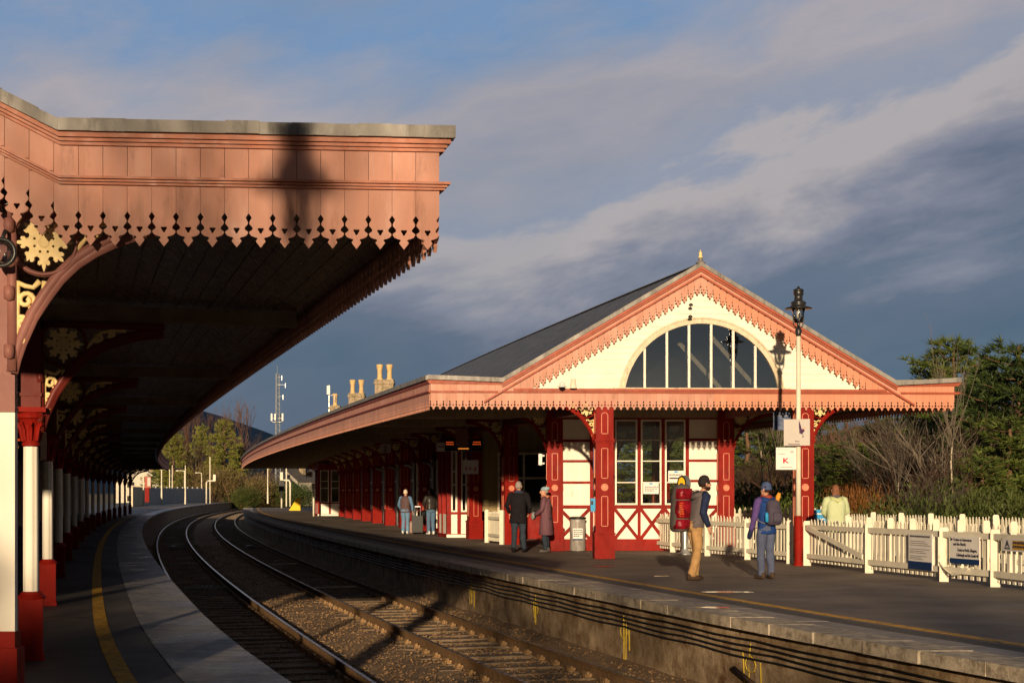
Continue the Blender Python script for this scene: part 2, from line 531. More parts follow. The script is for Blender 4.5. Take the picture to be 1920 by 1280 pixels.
def track(o0, o1, label, nsl):
    c = (o0 + o1) / 2
    t = thing('railway_track', label, 'railway track', Q(c, 20, -1.1, 1))
    Ds = [-20, -8, 0] + rng(4, 60, 57) + rng(62, 120, 30) + rng(125, 250, 22)
    for o in (o0, o1):
        mb = MB()
        mb.sweep([(o - .07, -1.07), (o + .07, -1.07), (o + .07, -1.055), (o + .012, -1.035), (o + .012, -.945), (o + .036, -.93),
                  (o + .036, -.908), (o - .036, -.908), (o - .036, -.93), (o - .012, -.945), (o - .012, -1.035), (o - .07, -1.055)], Ds, 0, 1)
        mb.rect(o - .026, o + .026, -.9079, -.899, Ds, 1, 1)
        mb.build('rail', [m_rail, m_railtop], t)
    me = None
    rest = MB()
    for i in range(nsl):
        D = 9 + i * .68
        p, tg = Q(c, D, 0, 1), tang(c, D, 1)
        rz = math.atan2(tg.y, tg.x) - math.pi / 2
        m = MB()

        def shape(m, M=None):
            m.box(-1.22, 1.22, -.13, .13, -.12, .0, 0, M)
            for s in (-1, 1):
                for q in (-1, 1):
                    m.box(s * (o1 - o0) / 2 + q * .11 - .05, s * (o1 - o0) / 2 + q * .11 + .05, -.06, .06, .0, .055, 1, M)
                    m.box(s * (o1 - o0) / 2 + q * .13 - .02, s * (o1 - o0) / 2 + q * .13 + .02, -.1, .1, .02, .085, 1, M)
        if i < 100:
            if me is None:
                shape(m)
                ob = m.build('sleeper', [m_sleeper, m_clip], t, local=True)
                me = ob.data
            else:
                ob = bpy.data.objects.new('sleeper', me); COL.objects.link(ob); ob.parent = t
            ob.location = Vector((p.x, p.y, -1.07)) - WL[t.name] + Vector((0, 0, random.uniform(-.012, .006)))
            ob.rotation_euler = (0, 0, rz + random.uniform(-.012, .012))
        else:
            shape(rest, Matrix.Translation((p.x, p.y, -1.075)) @ Matrix.Rotation(rz, 4, 'Z'))
    ob = rest.build('sleepers', [m_sleeper, m_clip], t)
    tag(ob, kind='stuff')
    return t


track(RAILO[0], RAILO[1], 'curving railway track beside the shaded left platform', 240)
track(RAILO[2], RAILO[3], 'curving railway track beside the stained wall of the right platform', 240)

# left platform
mb = MB(); mb.rect(-14, -.82, -1.3, 0, DS_ALL, 0, 1)
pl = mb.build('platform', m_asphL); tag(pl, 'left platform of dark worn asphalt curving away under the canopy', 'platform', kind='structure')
mb = MB()
mb.rect(-.81, .0, -.10, .004, DS_ALL, 0, 1); mb.rect(-.8, -.1, -1.3, -.1, DS_ALL, 1, 1)
e = mb.build('platform_edge', [m_slab, m_wallst], pl); e['kind'] = 'structure'
mb = MB(); mb.rect(-1.32, -1.17, -.02, .006, DS_ALL, 0, 1)
e = mb.build('yellow_line', m_yellow, pl); e['kind'] = 'structure'

# right platform
DS_R = [d for d in DS_ALL if d < 140] + [140]
DS_P = DS_R
mb = MB(); mb.rect(7.30, 19.5, -1.3, 0, DS_P, 0, 1)
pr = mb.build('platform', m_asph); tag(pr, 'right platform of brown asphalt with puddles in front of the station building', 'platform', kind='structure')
mb = MB()
mb.rect(6.30, 7.30, -1.29, -.002, DS_P, 1, 1)
rnd = random.Random(5)
D = -6.0
while D < 139:
    L = .92 if D > 8 else 2
    mb.rect(6.12 + rnd.uniform(-.012, .012), 6.62, -.125, .003 + rnd.uniform(-.004, .004), [D + .012, D + L - .012], 0, 1)
    mb.rect(6.635, 6.98, -.05, .002 + rnd.uniform(-.002, .003), [D + .4 + .008, D + .4 + L - .008], 2, 1)
    D += L
e = mb.build('platform_edge', [m_cope, m_grit, m_pave], pr); e['kind'] = 'structure'
mb = MB(); mb.rect(7.38, 7.51, -.02, .006, DS_P, 0, 1)
e = mb.build('yellow_line', m_yellow, pr); e['kind'] = 'structure'
mb = MB()
Dw = [-6] + rng(0, 139, 140)
mb.rect(6.26, 6.4, -1.3, -.126, Dw, 0, 1)
e = mb.build('platform_wall', m_wallst, pr); e['kind'] = 'structure'
mb = MB()
rnd = random.Random(9)
for px, h in ((885, .55), (1005, .5), (1170, .62), (1408, .6), (1780, .3)):
    # yellow survey marks on the wall
    lo, hi = 8, 60
    for _ in range(40):
        md = (lo + hi) / 2
        q = Q(6.26, md, 0, 1)
        if (q.x / q.y) * F + 960 > px: lo = md
        else: hi = md
    D0 = lo
    for j in range(3):
        x = rnd.uniform(-.25, .25) if j else 0
        a = Q(6.255, D0 + x, -.3 - .1 * j, 1); b2 = Q(6.255, D0 + x + rnd.uniform(-.05, .05), -.3 - h * rnd.uniform(.7, 1.2), 1)
        mid = (a + b2) / 2 + Vector((0, rnd.uniform(-.06, .06), 0))
        mb.tube([a, mid, b2], .009, 5)
    mb.tube([Q(6.255, D0 + .13 * math.cos(a), -.55 + .1 * math.sin(a), 1) for a in rng(0, 6.28, 9)], .008, 5)
e = mb.build('survey_marks', m_spray, pr); e['kind'] = 'structure'
# lineside cables clipped to the wall
for j, zz in enumerate((-.24, -.31, -.38, -.45)):
    mb = MB()
    mb.tube([Q(6.215, d, zz - .02 * abs(math.sin(d * 1.3 + j * .3)) - .01 * noise.noise(Vector((d, j * 9, 0))), 1) for d in rng(4, 110, 213)], .0115, 6)
    o = mb.build('lineside_cable', m_black, smooth=True)
    tag(o, ['topmost black cable clipped along the right platform wall', 'second black cable from the top along the right platform wall',
            'third black cable from the top along the right platform wall', 'lowest black cable of four along the right platform wall'][j], 'cable', 'cables along the platform wall')

# pipes and boxes in the track
mb = MB()
a, b2 = P(1292, 1219, 19.2), P(1395, 1283, 17.0)
mb.tube([Q(6.16, 17.4, -.62, 1), Q(6.1, 16.6, -.78, 1), Q(6.05, 15.4, -1.0, 1)], .03, 6)
o = mb.build('rusty_pipe', m_rail, smooth=True); tag(o, 'thin rusty pipe leaning against the right platform wall', 'pipe')


def trackbox(px, py, label):
    D = GD(py, -1.0); p = P(px, py, D)
    t = thing('track_magnet', label, 'track box', (p.x, p.y, -1.06), -.29 + 0, 'grey boxes between the rails')
    m = MB(); m.cbox((0, 0, .05), .26, .5, .1, 0, 0); m.cbox((0, 0, .13), .2, .4, .06)
    m.build('box', m_steel, t, local=True)
    m = MB(); m.tube([(.12, 0, .05), (.35, .1, .03), (.6, .15, .01)], .02, 5)
    m.build('cable', m_black, t, local=True)


trackbox(324, 1027, 'grey box between the rails of the left track')
trackbox(467, 1026, 'grey box between the rails of the right track')


def tiebar(px0, px1, py, label, spring):
    D = GD(py, -.98)
    t = thing('tie_rod', label, 'tie rod', P((px0 + px1) / 2, py, D), 0, 'tie rods across the tracks')
    m = MB()
    a, b2 = P(px0, py + 1, D), P(px1, py - 1, D - .15)
    m.tube([a, b2], .022, 6)
    m.build('rod', m_steel if spring else m_creamold, t)
    if spring:
        m = MB()
        c = (a + b2) / 2
        d = (b2 - a).normalized()
        m.tube([c + d * (x * .045 - .2) + Vector((0, .05 * math.sin(x * 2.2), .05 * math.cos(x * 2.2))) for x in rng(0, 9, 40)], .014, 5)
        m.build('spring', m_steel, t)


tiebar(318, 372, 1057, 'thin tie rod with coil spring farther along the left track', True)
tiebar(345, 424, 1101, 'thin tie rod with coil spring nearer along the left track', True)
tiebar(500, 556, 1057, 'pale plain tie rod farther along the right track', False)
tiebar(592, 668, 1100, 'pale sunlit tie rod nearer along the right track', False)

# ------------------------------------------------------------------ cut-out boards of the canopies
W = .1478
TH = .022


def valance_pts(full=True):
    half = [(.0, 1.43), (.13, 1.25), (.03, 1.07), (.035, .98), (.13, .88), (.17, .80), (.15, .745), (.03, .66), (.03, .595), (.10, .50), (.24, .44),
            (.34, .42), (.37, .36), (.315, .31), (.30, .26), (.5, 0)]
    if not full:
        half = [(.02, 1.43), (.13, 1.25), (.02, 1.05), (.16, .80), (.02, .6), (.24, .45), (.36, .36), (.31, .28), (.5, 0)]
    gap = .006
    L = [(max(gap, x), y) for x, y in half]
    left = [(-.5 + x, y) for x, y in L]                # from top to the tip
    right = [(.5 - x, y) for x, y in reversed(L[:-1])]
    top = 2.68
    ring = [(-.5 + gap, top)] + left + right + [(.5 - gap, top)]
    return [(x * W, y * W) for x, y in ring]


def trefoil():
    c = []
    for k in range(3):
        a0 = math.pi / 2 + math.pi / 3 + k * 2 * math.pi / 3
        cx, cy = .082 * math.cos(a0), .082 * math.sin(a0)
        for a in (-100, -50, 0, 50, 100):
            an = a0 + R(a)
            c.append((cx + .062 * math.cos(an), cy + .062 * math.sin(an)))
    return [(x * W, (y + .73) * W) for x, y in c]


TILE = cut(valance_pts(True), [trefoil()], TH)
TILE_S = cut(valance_pts(False), [], TH)
VH = 2.68 * W                                  # valance board height (0.396)


def upper_board(mb, org, xd, h, mi=0):
    mb.box(-W / 2 + .0015, W / 2 - .0015, 0, h, -TH / 2, TH / 2, mi, frame(org, xd))


def edge_boards(mbv, o, D0, D1, z_tip, out, hup, zup, full_to, k=0):
    D = D0
    while D < D1:
        tg = tang(o, D)
        xd = tg if out > 0 else -tg
        p = Q(o, D, z_tip, k)
        T = TILE if D < full_to else TILE_S
        mbv.add(T[0], T[1], 0, frame(p, xd))
        upper_board(mbv, Vector((p.x, p.y, zup)), xd, hup)
        D += W * tg.y


# ------------------------------------------------------------------ bracket pieces shared by both canopies
def spiral(c, r0, r1, a0, turns, n=18):
    return [Vector((c[0] + (r0 + (r1 - r0) * i / (n - 1)) * math.cos(a0 + turns * 2 * math.pi * i / (n - 1)), 0,
                    c[1] + (r0 + (r1 - r0) * i / (n - 1)) * math.sin(a0 + turns * 2 * math.pi * i / (n - 1)))) for i in range(n)]


ARC = [(0, 2.32), (.02, 2.41), (.05, 2.50), (.118, 2.66), (.2, 2.79), (.283, 2.905), (.38, 3.0), (.49, 3.075), (.60, 3.13), (.72, 3.175), (.88, 3.215), (1.08, 3.24)]
WC = (.197, 3.10)


def rosette():
    R8 = lambda r, a: (r * math.cos(a), r * math.sin(a))
    outer = []
    for k in range(8):
        a = k * math.pi / 4
        big = k % 2 == 0
        for da, r in ((-.39, .096), (-.27, .102), (-.22, .114), (-.30, .122), (-.27, .142), (-.17, .146), (-.10, .134), (-.07, .155), (0, .184 if big else .170),
                      (.07, .155), (.10, .134), (.17, .146), (.27, .142), (.30, .122), (.22, .114), (.27, .102)):
            outer.append(R8(r, a + da))
    holes = []
    for k in range(8):
        a = (k + .5) * math.pi / 4
        holes.append([(.062 * math.cos(a) + .009 * math.cos(b), .062 * math.sin(a) + .009 * math.sin(b)) for b in rng(0, 5.2, 6)])
    return cut(outer, holes, .028)


ROS = rosette()


def make_bracket(parent, red, dz=0.0, name='bracket'):
    m = MB()
    pts = [Vector((x, 0, z + dz)) for x, z in ARC]
    m.tube(pts, [(.024, .034)] * len(pts), 8, 0, up=(0, 1, 0))
    pts2 = [Vector((x + .012 * (z - 2.2), -.0, z + dz - .03)) for x, z in ARC]
    m.tube(pts2, [(.012, .042)] * len(pts2), 6, 0, up=(0, 1, 0))
    m.box(-.02, .03, -.035, .035, 2.3 + dz, 3.30 + dz)                     # strip on the post
    m.box(0, 1.1, -.035, .035, 3.245 + dz, 3.31 + dz)                      # arm under the soffit
    ring = [Vector((WC[0] + .2 * math.cos(a), 0, WC[1] + dz + .2 * math.sin(a))) for a in rng(0, 2 * math.pi, 29)]
    m.tube(ring, .017, 8, 0, caps=False)
    m.tube([p + Vector((0, -.02, 0)) for p in ring], .009, 6, 0, caps=False)
    for zz in (2.42, 2.78, 3.2):
        m.lathe([(.0, -.05), (.03, -.04), (.034, 0), (.03, .04), (0, .05)], (-.005, -.045, zz + dz), 8, 0)
    br = m.build(name, red, parent, smooth=True, local=True)
    m = MB()
    Mx = Matrix.Translation((WC[0], 0, WC[1] + dz)) @ Matrix.Rotation(R(90), 4, 'X')
    m.add(ROS[0], ROS[1], 0, Mx)
    m.lathe([(.0, .02), (.03, .018), (.042, .01), (.05, -.014)], (0, 0, 0), 12, 0, Mx)
    m.build('wheel_rosette', m_gold, br, local=True)
    m = MB()
    for pts in (spiral((.085, 2.74 + dz), .058, .015, -1.2, 1.35), spiral((.062, 2.60 + dz), .042, .012, 2.3, -1.2), spiral((.045, 2.50 + dz), .03, .01, -1.2, 1.1),
                [Vector((x, 0, z + dz)) for x, z in ((.03, 2.42), (.05, 2.52), (.1, 2.62), (.14, 2.7), (.19, 2.79), (.2, 2.86))],
                [Vector((x, 0, z + dz)) for x, z in ((.035, 2.85), (.08, 2.83), (.13, 2.82), (.17, 2.86))],
                [Vector((x, 0, z + dz)) for x, z in ((.035, 2.45), (.032, 2.6), (.035, 2.75), (.03, 2.86))],
                ):
        m.tube(pts, [.016] * (len(pts) - 1) + [.02], 6, 0)
    m.build('scrollwork', m_gold, br, smooth=True, local=True)
    m = MB()
    for pts in (spiral((.50, 3.165 + dz), .045, .012, 3.6, 1.3), spiral((.62, 3.195 + dz), .03, .01, 3.6, 1.2),
                [Vector((x, 0, z + dz)) for x, z in ((.40, 3.06), (.45, 3.13), (.52, 3.21), (.62, 3.235), (.75, 3.235))]):
        m.tube(pts, [.016] * (len(pts) - 1) + [.02], 6, 0)
    m.build('arm_scroll', m_gold, br, smooth=True, local=True)
    return br


# ------------------------------------------------------------------ LEFT CANOPY
AX, AY = -.452, 8.93
EX = Vector((-1, -.08, 0)).normalized()        # along the end fascia, going left
EF = Vector((.08, -1, 0)).normalized()         # out of it, towards the viewer


def EL(u, z, f=0.0):
    return Vector((AX, AY, 0)) + EX * u + EF * f + Z * z


def DendL(o):                                   # depth of the end plane at an offset from the platform edge
    D = 8.9
    for _ in range(12):
        q = Q(o, D)
        D = AY + .08 * (q.x - AX)
    return D


oC = .66
DL_END = 104
DSL = [DendL] + rng(13, 37, 9) + rng(41, DL_END, 16)
left = thing('platform_canopy', 'salmon boarded station canopy with fretwork valance over the left platform', 'canopy', Q(-2, 12, 0))
KU = 2.33


def zo(u): return max(0.0, u - KU) * .50


TIPL = 3.045
mb = MB()
u = W / 2 + .004
while u < 4.4:
    dz = zo(u)
    mb.add(TILE[0], TILE[1], 0, frame(EL(u, TIPL + dz), -EX))
    upper_board(mb, EL(u, TIPL + .40 + dz), -EX, .25)
    if dz: upper_board(mb, EL(u, TIPL + .34 + dz, -.012), -EX, .12)
    u += W
edge_boards(mb, oC, AY + .085, DL_END, TIPL, 1, .25, TIPL + .40, 30)
mb.build('fretwork_valance', m_salmon, left)
mb = MB()                                       # boards behind, seen as the dark joints
mb.bar(EL(.03, TIPL + .24, -.03), EL(KU, TIPL + .24, -.03), .42, .015, -EF)
mb.bar(EL(KU, TIPL + .24, -.03), EL(4.4, TIPL + .24 + zo(4.4), -.03), .42, .015, -EF)
mb.rect(oC - .05, oC - .035, TIPL + .24, TIPL + .66, [lambda o: DendL(o) + .06] + DSL[1:])
mb.build('backing_board', m_back, left)
# mouldings: stacked bars, each a little proud
mb = MB()


def endmould(mb, z, h, dep, mi=0, ext=0.0):
    p0, p1, p2 = EL(-ext, z, .008), EL(KU, z, .008), EL(4.4, z + zo(4.4), .008)
    mb.bar(p0, p1, h, dep, EF, mi); mb.bar(p1, p2, h, dep, EF, mi)


def sidemould(mb, z, h, dep, mi=0):
    mb.rect(oC + .012, oC + .012 + dep, z, z + h, [lambda o: DendL(o) - .008 - dep * .95] + DSL[1:], mi)


for z, h, d in ((TIPL + .372, .016, .022), (TIPL + .388, .016, .034), (TIPL + .404, .018, .05), (TIPL + .612, .022, .02), (TIPL + .634, .022, .034), (TIPL + .656, .032, .052)):
    endmould(mb, z, h - .003, d, 0, d * .9)
    sidemould(mb, z, h - .003, d)
mb.build('moulding', m_mould2, left)
mb = MB()
rnd = random.Random(21)
# lead capping with laps and dents
us = [-.085] + rng(.1, KU, 12) + rng(KU + .12, 4.4, 10)
for i in range(len(us) - 1):
    a, b2 = us[i], us[i + 1]
    j = rnd.uniform(-.002, .002)
    mb.bar(EL(a, TIPL + .688 + zo(a) + j, .0), EL(b2 + .004, TIPL + .688 + zo(b2) + j, .0), .077 + rnd.uniform(-.003, .003), .082 + rnd.uniform(0, .006), EF)
mb.rect(oC - .02, oC + .085, TIPL + .688, TIPL + .765, [lambda o: DendL(o) - .085] + DSL[1:])
mb.build('lead_capping', m_lead, left)
# roof: flat edge, then up to the ridge
mb = MB()
mb.sweep([(oC - .02, TIPL + .75), (oC - .02, TIPL + .69), (oC - KU, TIPL + .68), (-6.2, TIPL + 2.5), (-10.5, TIPL + .5), (-10.5, TIPL + .6), (-6.2, TIPL + 2.62), (oC - KU, TIPL + .76)], DSL)
mb.build('roof', m_slate, left)
# end gable above the soffit, behind the boards
mb = MB()
mb.add([EL(.05, TIPL + .3, -.06), EL(KU, TIPL + .3, -.06), EL(6.9, TIPL + .3 + 2.1, -.06), EL(6.9, TIPL + .3, -.06)], [(0, 1, 2, 3)])
mb.add([EL(.05, TIPL + .3, -.062), EL(KU, TIPL + .3, -.062), EL(KU, TIPL + .70, -.062), EL(.05, TIPL + .70, -.062)], [(0, 1, 2, 3)])
mb.build('gable_lining', m_back, left)
mb = MB()
o = oC - .06
rnd = random.Random(4)
while o > -5.4:
    j = rnd.uniform(-.003, .003)
    zz = TIPL + .225 + .012 * (oC - o) + j
    mb.sweep([(o, zz), (o - .142, zz + .002), (o - .142, zz + .022), (o, zz + .02)], [lambda q: DendL(q) + .06] + DSL[1:])
    o -= .15
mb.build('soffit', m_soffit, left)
# back wall of the platform building, doors and windows
mb = MB(); mb.rect(-5.6, -5.35, 0, 3.4, [11, 14, 18] + rng(22, DL_END, 18)); mb.build('building_wall', m_brownwall, left)
mb = MB()
for D in (15, 20.5, 27, 34, 42, 50):
    mb.rect(-5.34, -5.30, .05, 2.2, [D, D + 1.2])
mb.build('door', m_red, left)
mb = MB()
for D in (12, 17.5, 23.5, 30.5, 38):
    mb.rect(-5.34, -5.28, .9, 2.5, [D, D + 1.4])
w = mb.build('window', m_creamold, left)
mb = MB()
for D in (12, 17.5, 23.5, 30.5, 38):
    mb.rect(-5.275, -5.27, 1.0, 2.4, [D + .1, D + 1.3])
mb.build('pane', m_black, w)

CO = -1.9
DCOL = [13.0 + 6.25 * i for i in range(15)]
first = None
for i, D in enumerate(DCOL):
    p = Q(CO, D); tg = tang(CO, D); rz = math.atan2(tg.y, tg.x) - math.pi / 2
    if first is None:
        m = MB()                                # fluted iron shaft
        n = 32
        prof = [(.069, .62), (.069, 1.2), (.066, 1.96)]
        b0 = len(m.v)
        for r, z in prof:
            for k in range(n):
                a = 2 * math.pi * k / n
                rr = r * (1 if k % 4 < 2 else .94)
                m.v.append(Vector((rr * math.cos(a), rr * math.sin(a), z)))
        for q in range(len(prof) - 1):
            for k in range(n):
                k2 = (k + 1) % n
                m.f.append((q * n + k, q * n + k2, (q + 1) * n + k2, (q + 1) * n + k)); m.m.append(0)
        col = m.build('column', m_cream, left, local=True)
        m = MB()
        m.box(-.105, .105, -.105, .105, 0, .56); m.box(-.118, .118, -.118, .118, 0, .05)
        m.lathe([(.125, .555), (.13, .575), (.115, .59), (.098, .60), (.092, .615), (.075, .625)], n=16)
        m.build('plinth', m_red, col, local=True)
        m = MB()
        m.lathe([(.072, 1.945), (.082, 1.955), (.082, 1.975), (.070, 1.985), (.072, 2.08), (.085, 2.14), (.115, 2.19), (.135, 2.205), (.14, 2.23), (.12, 2.25), (.115, 2.26)], n=18)
        for k in range(8):                      # leaves of the capital
            a = k * math.pi / 4
            m.tube([(.072 * math.cos(a), .072 * math.sin(a), 2.0), (.088 * math.cos(a), .088 * math.sin(a), 2.1), (.12 * math.cos(a), .12 * math.sin(a), 2.16), (.13 * math.cos(a), .13 * math.sin(a), 2.13)], [.018, .022, .018, .01], 6)
        m.box(-.13, .13, -.13, .13, 2.255, 2.30)
        m.box(-.085, .085, -.085, .085, 2.30, 3.12, 1)  # upper block in the darkened red, its shade put into the colour
        for z in (2.4, 2.72):
            m.box(-.095, .095, -.095, .095, z, z + .03, 1)
        m.build('capital', [m_red, m_redshade], col, local=True)
        col.location = p - WL[left.name]; col.rotation_euler = (0, 0, rz)
        br = make_bracket(left, m_redshade, -.21)
        br.location = p - WL[left.name] + Q(CO + .085, D) - Q(CO, D); br.rotation_euler = (0, 0, rz)
        m = MB()                                # cross beam
        m.box(-3.4, 2.42, -.05, .05, 3.13, 3.25); m.box(-3.4, 2.42, -.06, .06, 3.115, 3.13)
        bm_ = m.build('cross_beam', m_beam, left, local=True)
        bm_.location = p - WL[left.name]; bm_.rotation_euler = (0, 0, rz)
        first = (col, br, bm_)
    else:
        for o0 in first:
            c = copy_tree(o0, left)
            c.location = p - WL[left.name] + ((Q(CO + .085, D) - Q(CO, D)) if o0 is first[1] else Vector()); c.rotation_euler = (0, 0, rz)

# the square end post with its bracket in the plane of the end fascia
pD = 8.9
xr = P(29, 800, pD).x
m = MB()
m.box(xr - .44, xr + .030, pD - .06, pD + .08, 0, .56, 2)
m.box(xr - .41, xr + .01, pD - .04, pD + .07, .56, .66, 2)
m.box(xr - .37, xr - .004, pD, pD + .05, .66, 2.03, 0)
m.box(xr - .38, xr, pD - .012, pD + .055, 2.03, 2.06, 1)
m.box(xr - .37, xr - .004, pD, pD + .05, 2.06, 3.28, 1)
m.box(xr - .05, xr - .025, pD - .006, pD, 2.30, 3.2, 3)  # dark strip painted in where a shade line runs down the post
m.build('end_post', [m_cream, m_brown, m_red, m_back], left)
eb = copy_tree(first[1], left)
eb.location = Vector((xr, pD - .06, .0)) + Z * .19 - WL[left.name]
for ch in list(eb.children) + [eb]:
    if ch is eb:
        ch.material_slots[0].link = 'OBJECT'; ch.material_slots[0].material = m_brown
eb.rotation_euler = (0, 0, R(4))

# round lantern on the end post
t = thing('globe_lantern', 'round glass lantern in a dark ring on the left end post', 'lamp', (xr - .09, pD - .2, 3.05))
m = MB(); c = P(4, 474, pD - .2)
m.lathe([(.0, -.075), (.04, -.066), (.066, -.036), (.075, 0), (.066, .036), (.04, .066), (0, .075)], c, 18)
m.build('globe', m_lampglass, t, smooth=True)
m = MB(); m.tube([c + Vector((.082 * math.cos(a), -.01, .082 * math.sin(a))) for a in rng(0, 6.283, 25)], .013, 7, caps=False)
m.tube([c + Vector((0, 0, .08)), c + Vector((0, .05, .14)), c + Vector((0, .2, .15))], .014, 6)
m.build('ring', m_iron, t, smooth=True)


# departures board under the left canopy
def led_board(name, label, c, w, h, xd, rows, group=None):
    t = thing(name, label, 'display', c, 0, group)
    M_ = frame(c, xd)
    m = MB(); m.box(-w / 2, w / 2, -h / 2, h / 2, -.18, 0, 0, M_); m.box(-.03, .03, h / 2, h / 2 + .5, -.12, -.06, 0, M_)
    m.build('housing', m_black, t)
    m = MB()
    rnd = random.Random(len(label))
    for (y, x0, x1, mi) in rows:
        x = x0
        while x < x1:
            ww = rnd.uniform(.02, .045)
            hh = .028 + .012 * (mi == 1)
            m.box(x * w, min(x1 * w, x * w + ww), y * h - hh / 2, y * h + hh / 2, .002, .006, mi, M_)
            x += (ww + .012) / w
    m.build('led_text', [m_led, m_ledo], t)
    return t


led_board('departure_board', 'dark departures display with amber lines behind the left columns', P(40, 835, 17.5) + Vector((-.1, 0, 0)), .7, .35, (1, -.1, 0),
          [(.2, -.05, .45, 0), (-.05, -.3, .1, 1)])

# ------------------------------------------------------------------ RIGHT STATION BUILDING
BX0, BS = -1.86, .05


def DendR(o):
    D = 33.0
    for _ in range(12):
        q = Q(o, D)
        D = 32.4 + BS * (q.x - BX0)
    return D


FXD = Vector((1, BS, 0)).normalized()
FWD = Vector((BS, -1, 0)).normalized()


def ER(x, z, f=0.0):
    return Vector((x, 32.4 + BS * (x - BX0), z)) + FWD * f


dr = lambda D: .028 * (D - 32.6)
oL = lambda D: 6.05
oK1 = lambda D: 7.62 + .5 * dr(D)
oRi = lambda D: 12.05 + dr(D)
oK2 = lambda D: 16.45 + dr(D)
oR = lambda D: 17.85 + dr(D)
DB_END = 124
DSB = [DendR] + rng(37, 65, 8) + rng(70, DB_END, 12)
bld = thing('station_building', 'cream and red timber station building with salmon gabled canopy and slate roof', 'station', Q(12, 38, 0))
TIPR = 3.405
xL, xk1, xa, xk2, xR = -1.86, -.22, 4.33, 8.88, 10.33
zL, zk1, za, zk2, zR = 4.19, 4.13, 6.80, 4.09, 4.17

mb = MB()
mb.sweep([(oK1, 4.05), (oRi, 6.68), (oRi, 6.76), (oK1, 4.13)], DSB); mb.sweep([(oRi, 6.68), (oK2, 4.05), (oK2, 4.13), (oRi, 6.76)], DSB)
roof = mb.build('roof', m_slate, bld)
mb = MB()
mb.sweep([(oL, 4.06), (oK1, 4.03), (oK1, 4.12), (oL, 4.15)], DSB); mb.sweep([(oK2, 4.03), (oR, 4.06), (oR, 4.15), (oK2, 4.12)], DSB)
mb.rect(5.93, 6.06, 4.085, 4.185, DSB)
mb.sweep([(lambda D: oR(D) - .01, 4.085), (lambda D: oR(D) + .12, 4.085), (lambda D: oR(D) + .12, 4.185), (lambda D: oR(D) - .01, 4.185)], DSB)
top = [(xL - .06, zL), (xk1, zk1), (xa, za), (xk2, zk2), (xR + .06, zR)]
for (xa_, za_), (xb_, zb_) in zip(top[:-1], top[1:]):
    n = max(1, int(abs(xb_ - xa_) / .9))
    for i in range(n):
        f0, f1 = i / n, (i + 1) / n
        h = .10
        mb.bar(ER(xa_ + (xb_ - xa_) * f0, za_ + (zb_ - za_) * f0 - h, -.12), ER(xa_ + (xb_ - xa_) * f1 + .003, za_ + (zb_ - za_) * f1 - h, -.12), h + random.uniform(-.004, .004), .26 + random.uniform(0, .006), FWD)
mb.sweep([(lambda D: oRi(D) - .14, 6.72), (oRi, 6.80), (lambda D: oRi(D) + .14, 6.72), (oRi, 6.765)], DSB)
mb.build('lead_capping', m_lead, bld)

# end fascia: valance all along, upper boards, raking boards
mb = MB(); mb2 = MB()
x = xL + W / 2
xsplit = P(1340, 760, 32.6).x
while x < xR - .02:
    tgt = mb if x < xsplit else mb2
    tgt.add(TILE[0], TILE[1], 0, frame(ER(x, TIPR), FXD))
    if x < -.1 or x > 8.8:
        upper_board(tgt, ER(x, TIPR + .40), FXD, .30)
    x += W


def rake(x):
    if x < xa: return zk1 + (za - zk1) * (x - xk1) / (xa - xk1)
    return za + (zk2 - za) * (x - xa) / (xk2 - xa)


n = int((xk2 - xk1 - .1) / W / 2)
for s in (-1, 1):
    for i in range(n + 1):
        x = xa + s * (i + .5) * W
        tgt = mb if x < xsplit else mb2
        zt = rake(x) - .24
        zb = zt - VH - .07
        if zb >= TIPR + .42:
            tgt.add(TILE[0], TILE[1], 0, frame(ER(x, zb, .03), FXD))
        elif zt > TIPR + .45: upper_board(tgt, ER(x, TIPR + .40, .03), FXD, zt - TIPR - .40)
edge_boards(mb, 6.05, 32.6, DB_END, TIPR, -1, .29, TIPR + .42, 34)
D = 33.2
while D < 95:
    o = oR(D); tg = tang(o, D)
    mb2.add(TILE_S[0], TILE_S[1], 0, frame(Q(o, D, TIPR), tg)); upper_board(mb2, Q(o, D, TIPR + .42), tg, .29)
    D += W * tg.y
mb.build('fretwork_valance', m_salmon, bld)
v2 = mb2.build('fretwork_valance', m_salmon2, bld); v2['label'] = 'freshly painted paler salmon valance boards'
mb = MB()
mb.bar(ER(xL + .03, TIPR + .23, -.04), ER(xR - .03, TIPR + .23, -.04), .18, .015, -FWD)
mb.bar(ER(xL + .03, TIPR + .40, -.04), ER(.0, TIPR + .40, -.04), .33, .015, -FWD)
mb.bar(ER(8.7, TIPR + .40, -.04), ER(xR - .03, TIPR + .40, -.04), .31, .015, -FWD)
mb.rect(6.09, 6.105, TIPR + .23, TIPR + .70, [lambda o: DendR(o) + .08] + DSB[1:])
mb.sweep([(lambda D: oR(D) - .05, TIPR + .23), (lambda D: oR(D) - .035, TIPR + .23), (lambda D: oR(D) - .035, TIPR + .7), (lambda D: oR(D) - .05, TIPR + .7)], [lambda o: DendR(o) + .08] + DSB[1:])
for a, b2 in ((xk1, xa), (xa, xk2)):            # lining behind the raking boards' upper part
    mb.bar(ER(a, rake(a) - .34, -.005), ER(b2, rake(b2) - .34, -.005), .24, .015, -FWD)
mb.build('backing_board', m_back, bld)
mb = MB()
for z, h, d in ((TIPR + .385, .022, .03), (TIPR + .407, .03, .055)):
    mb.bar(ER(xL - d, z, .012), ER(xR + d, z, .012), h - .003, d, FWD)
    mb.rect(6.05 - .012 - d, 6.05 - .012, z, z + h - .003, [lambda o: DendR(o) - .012 - d] + DSB[1:])
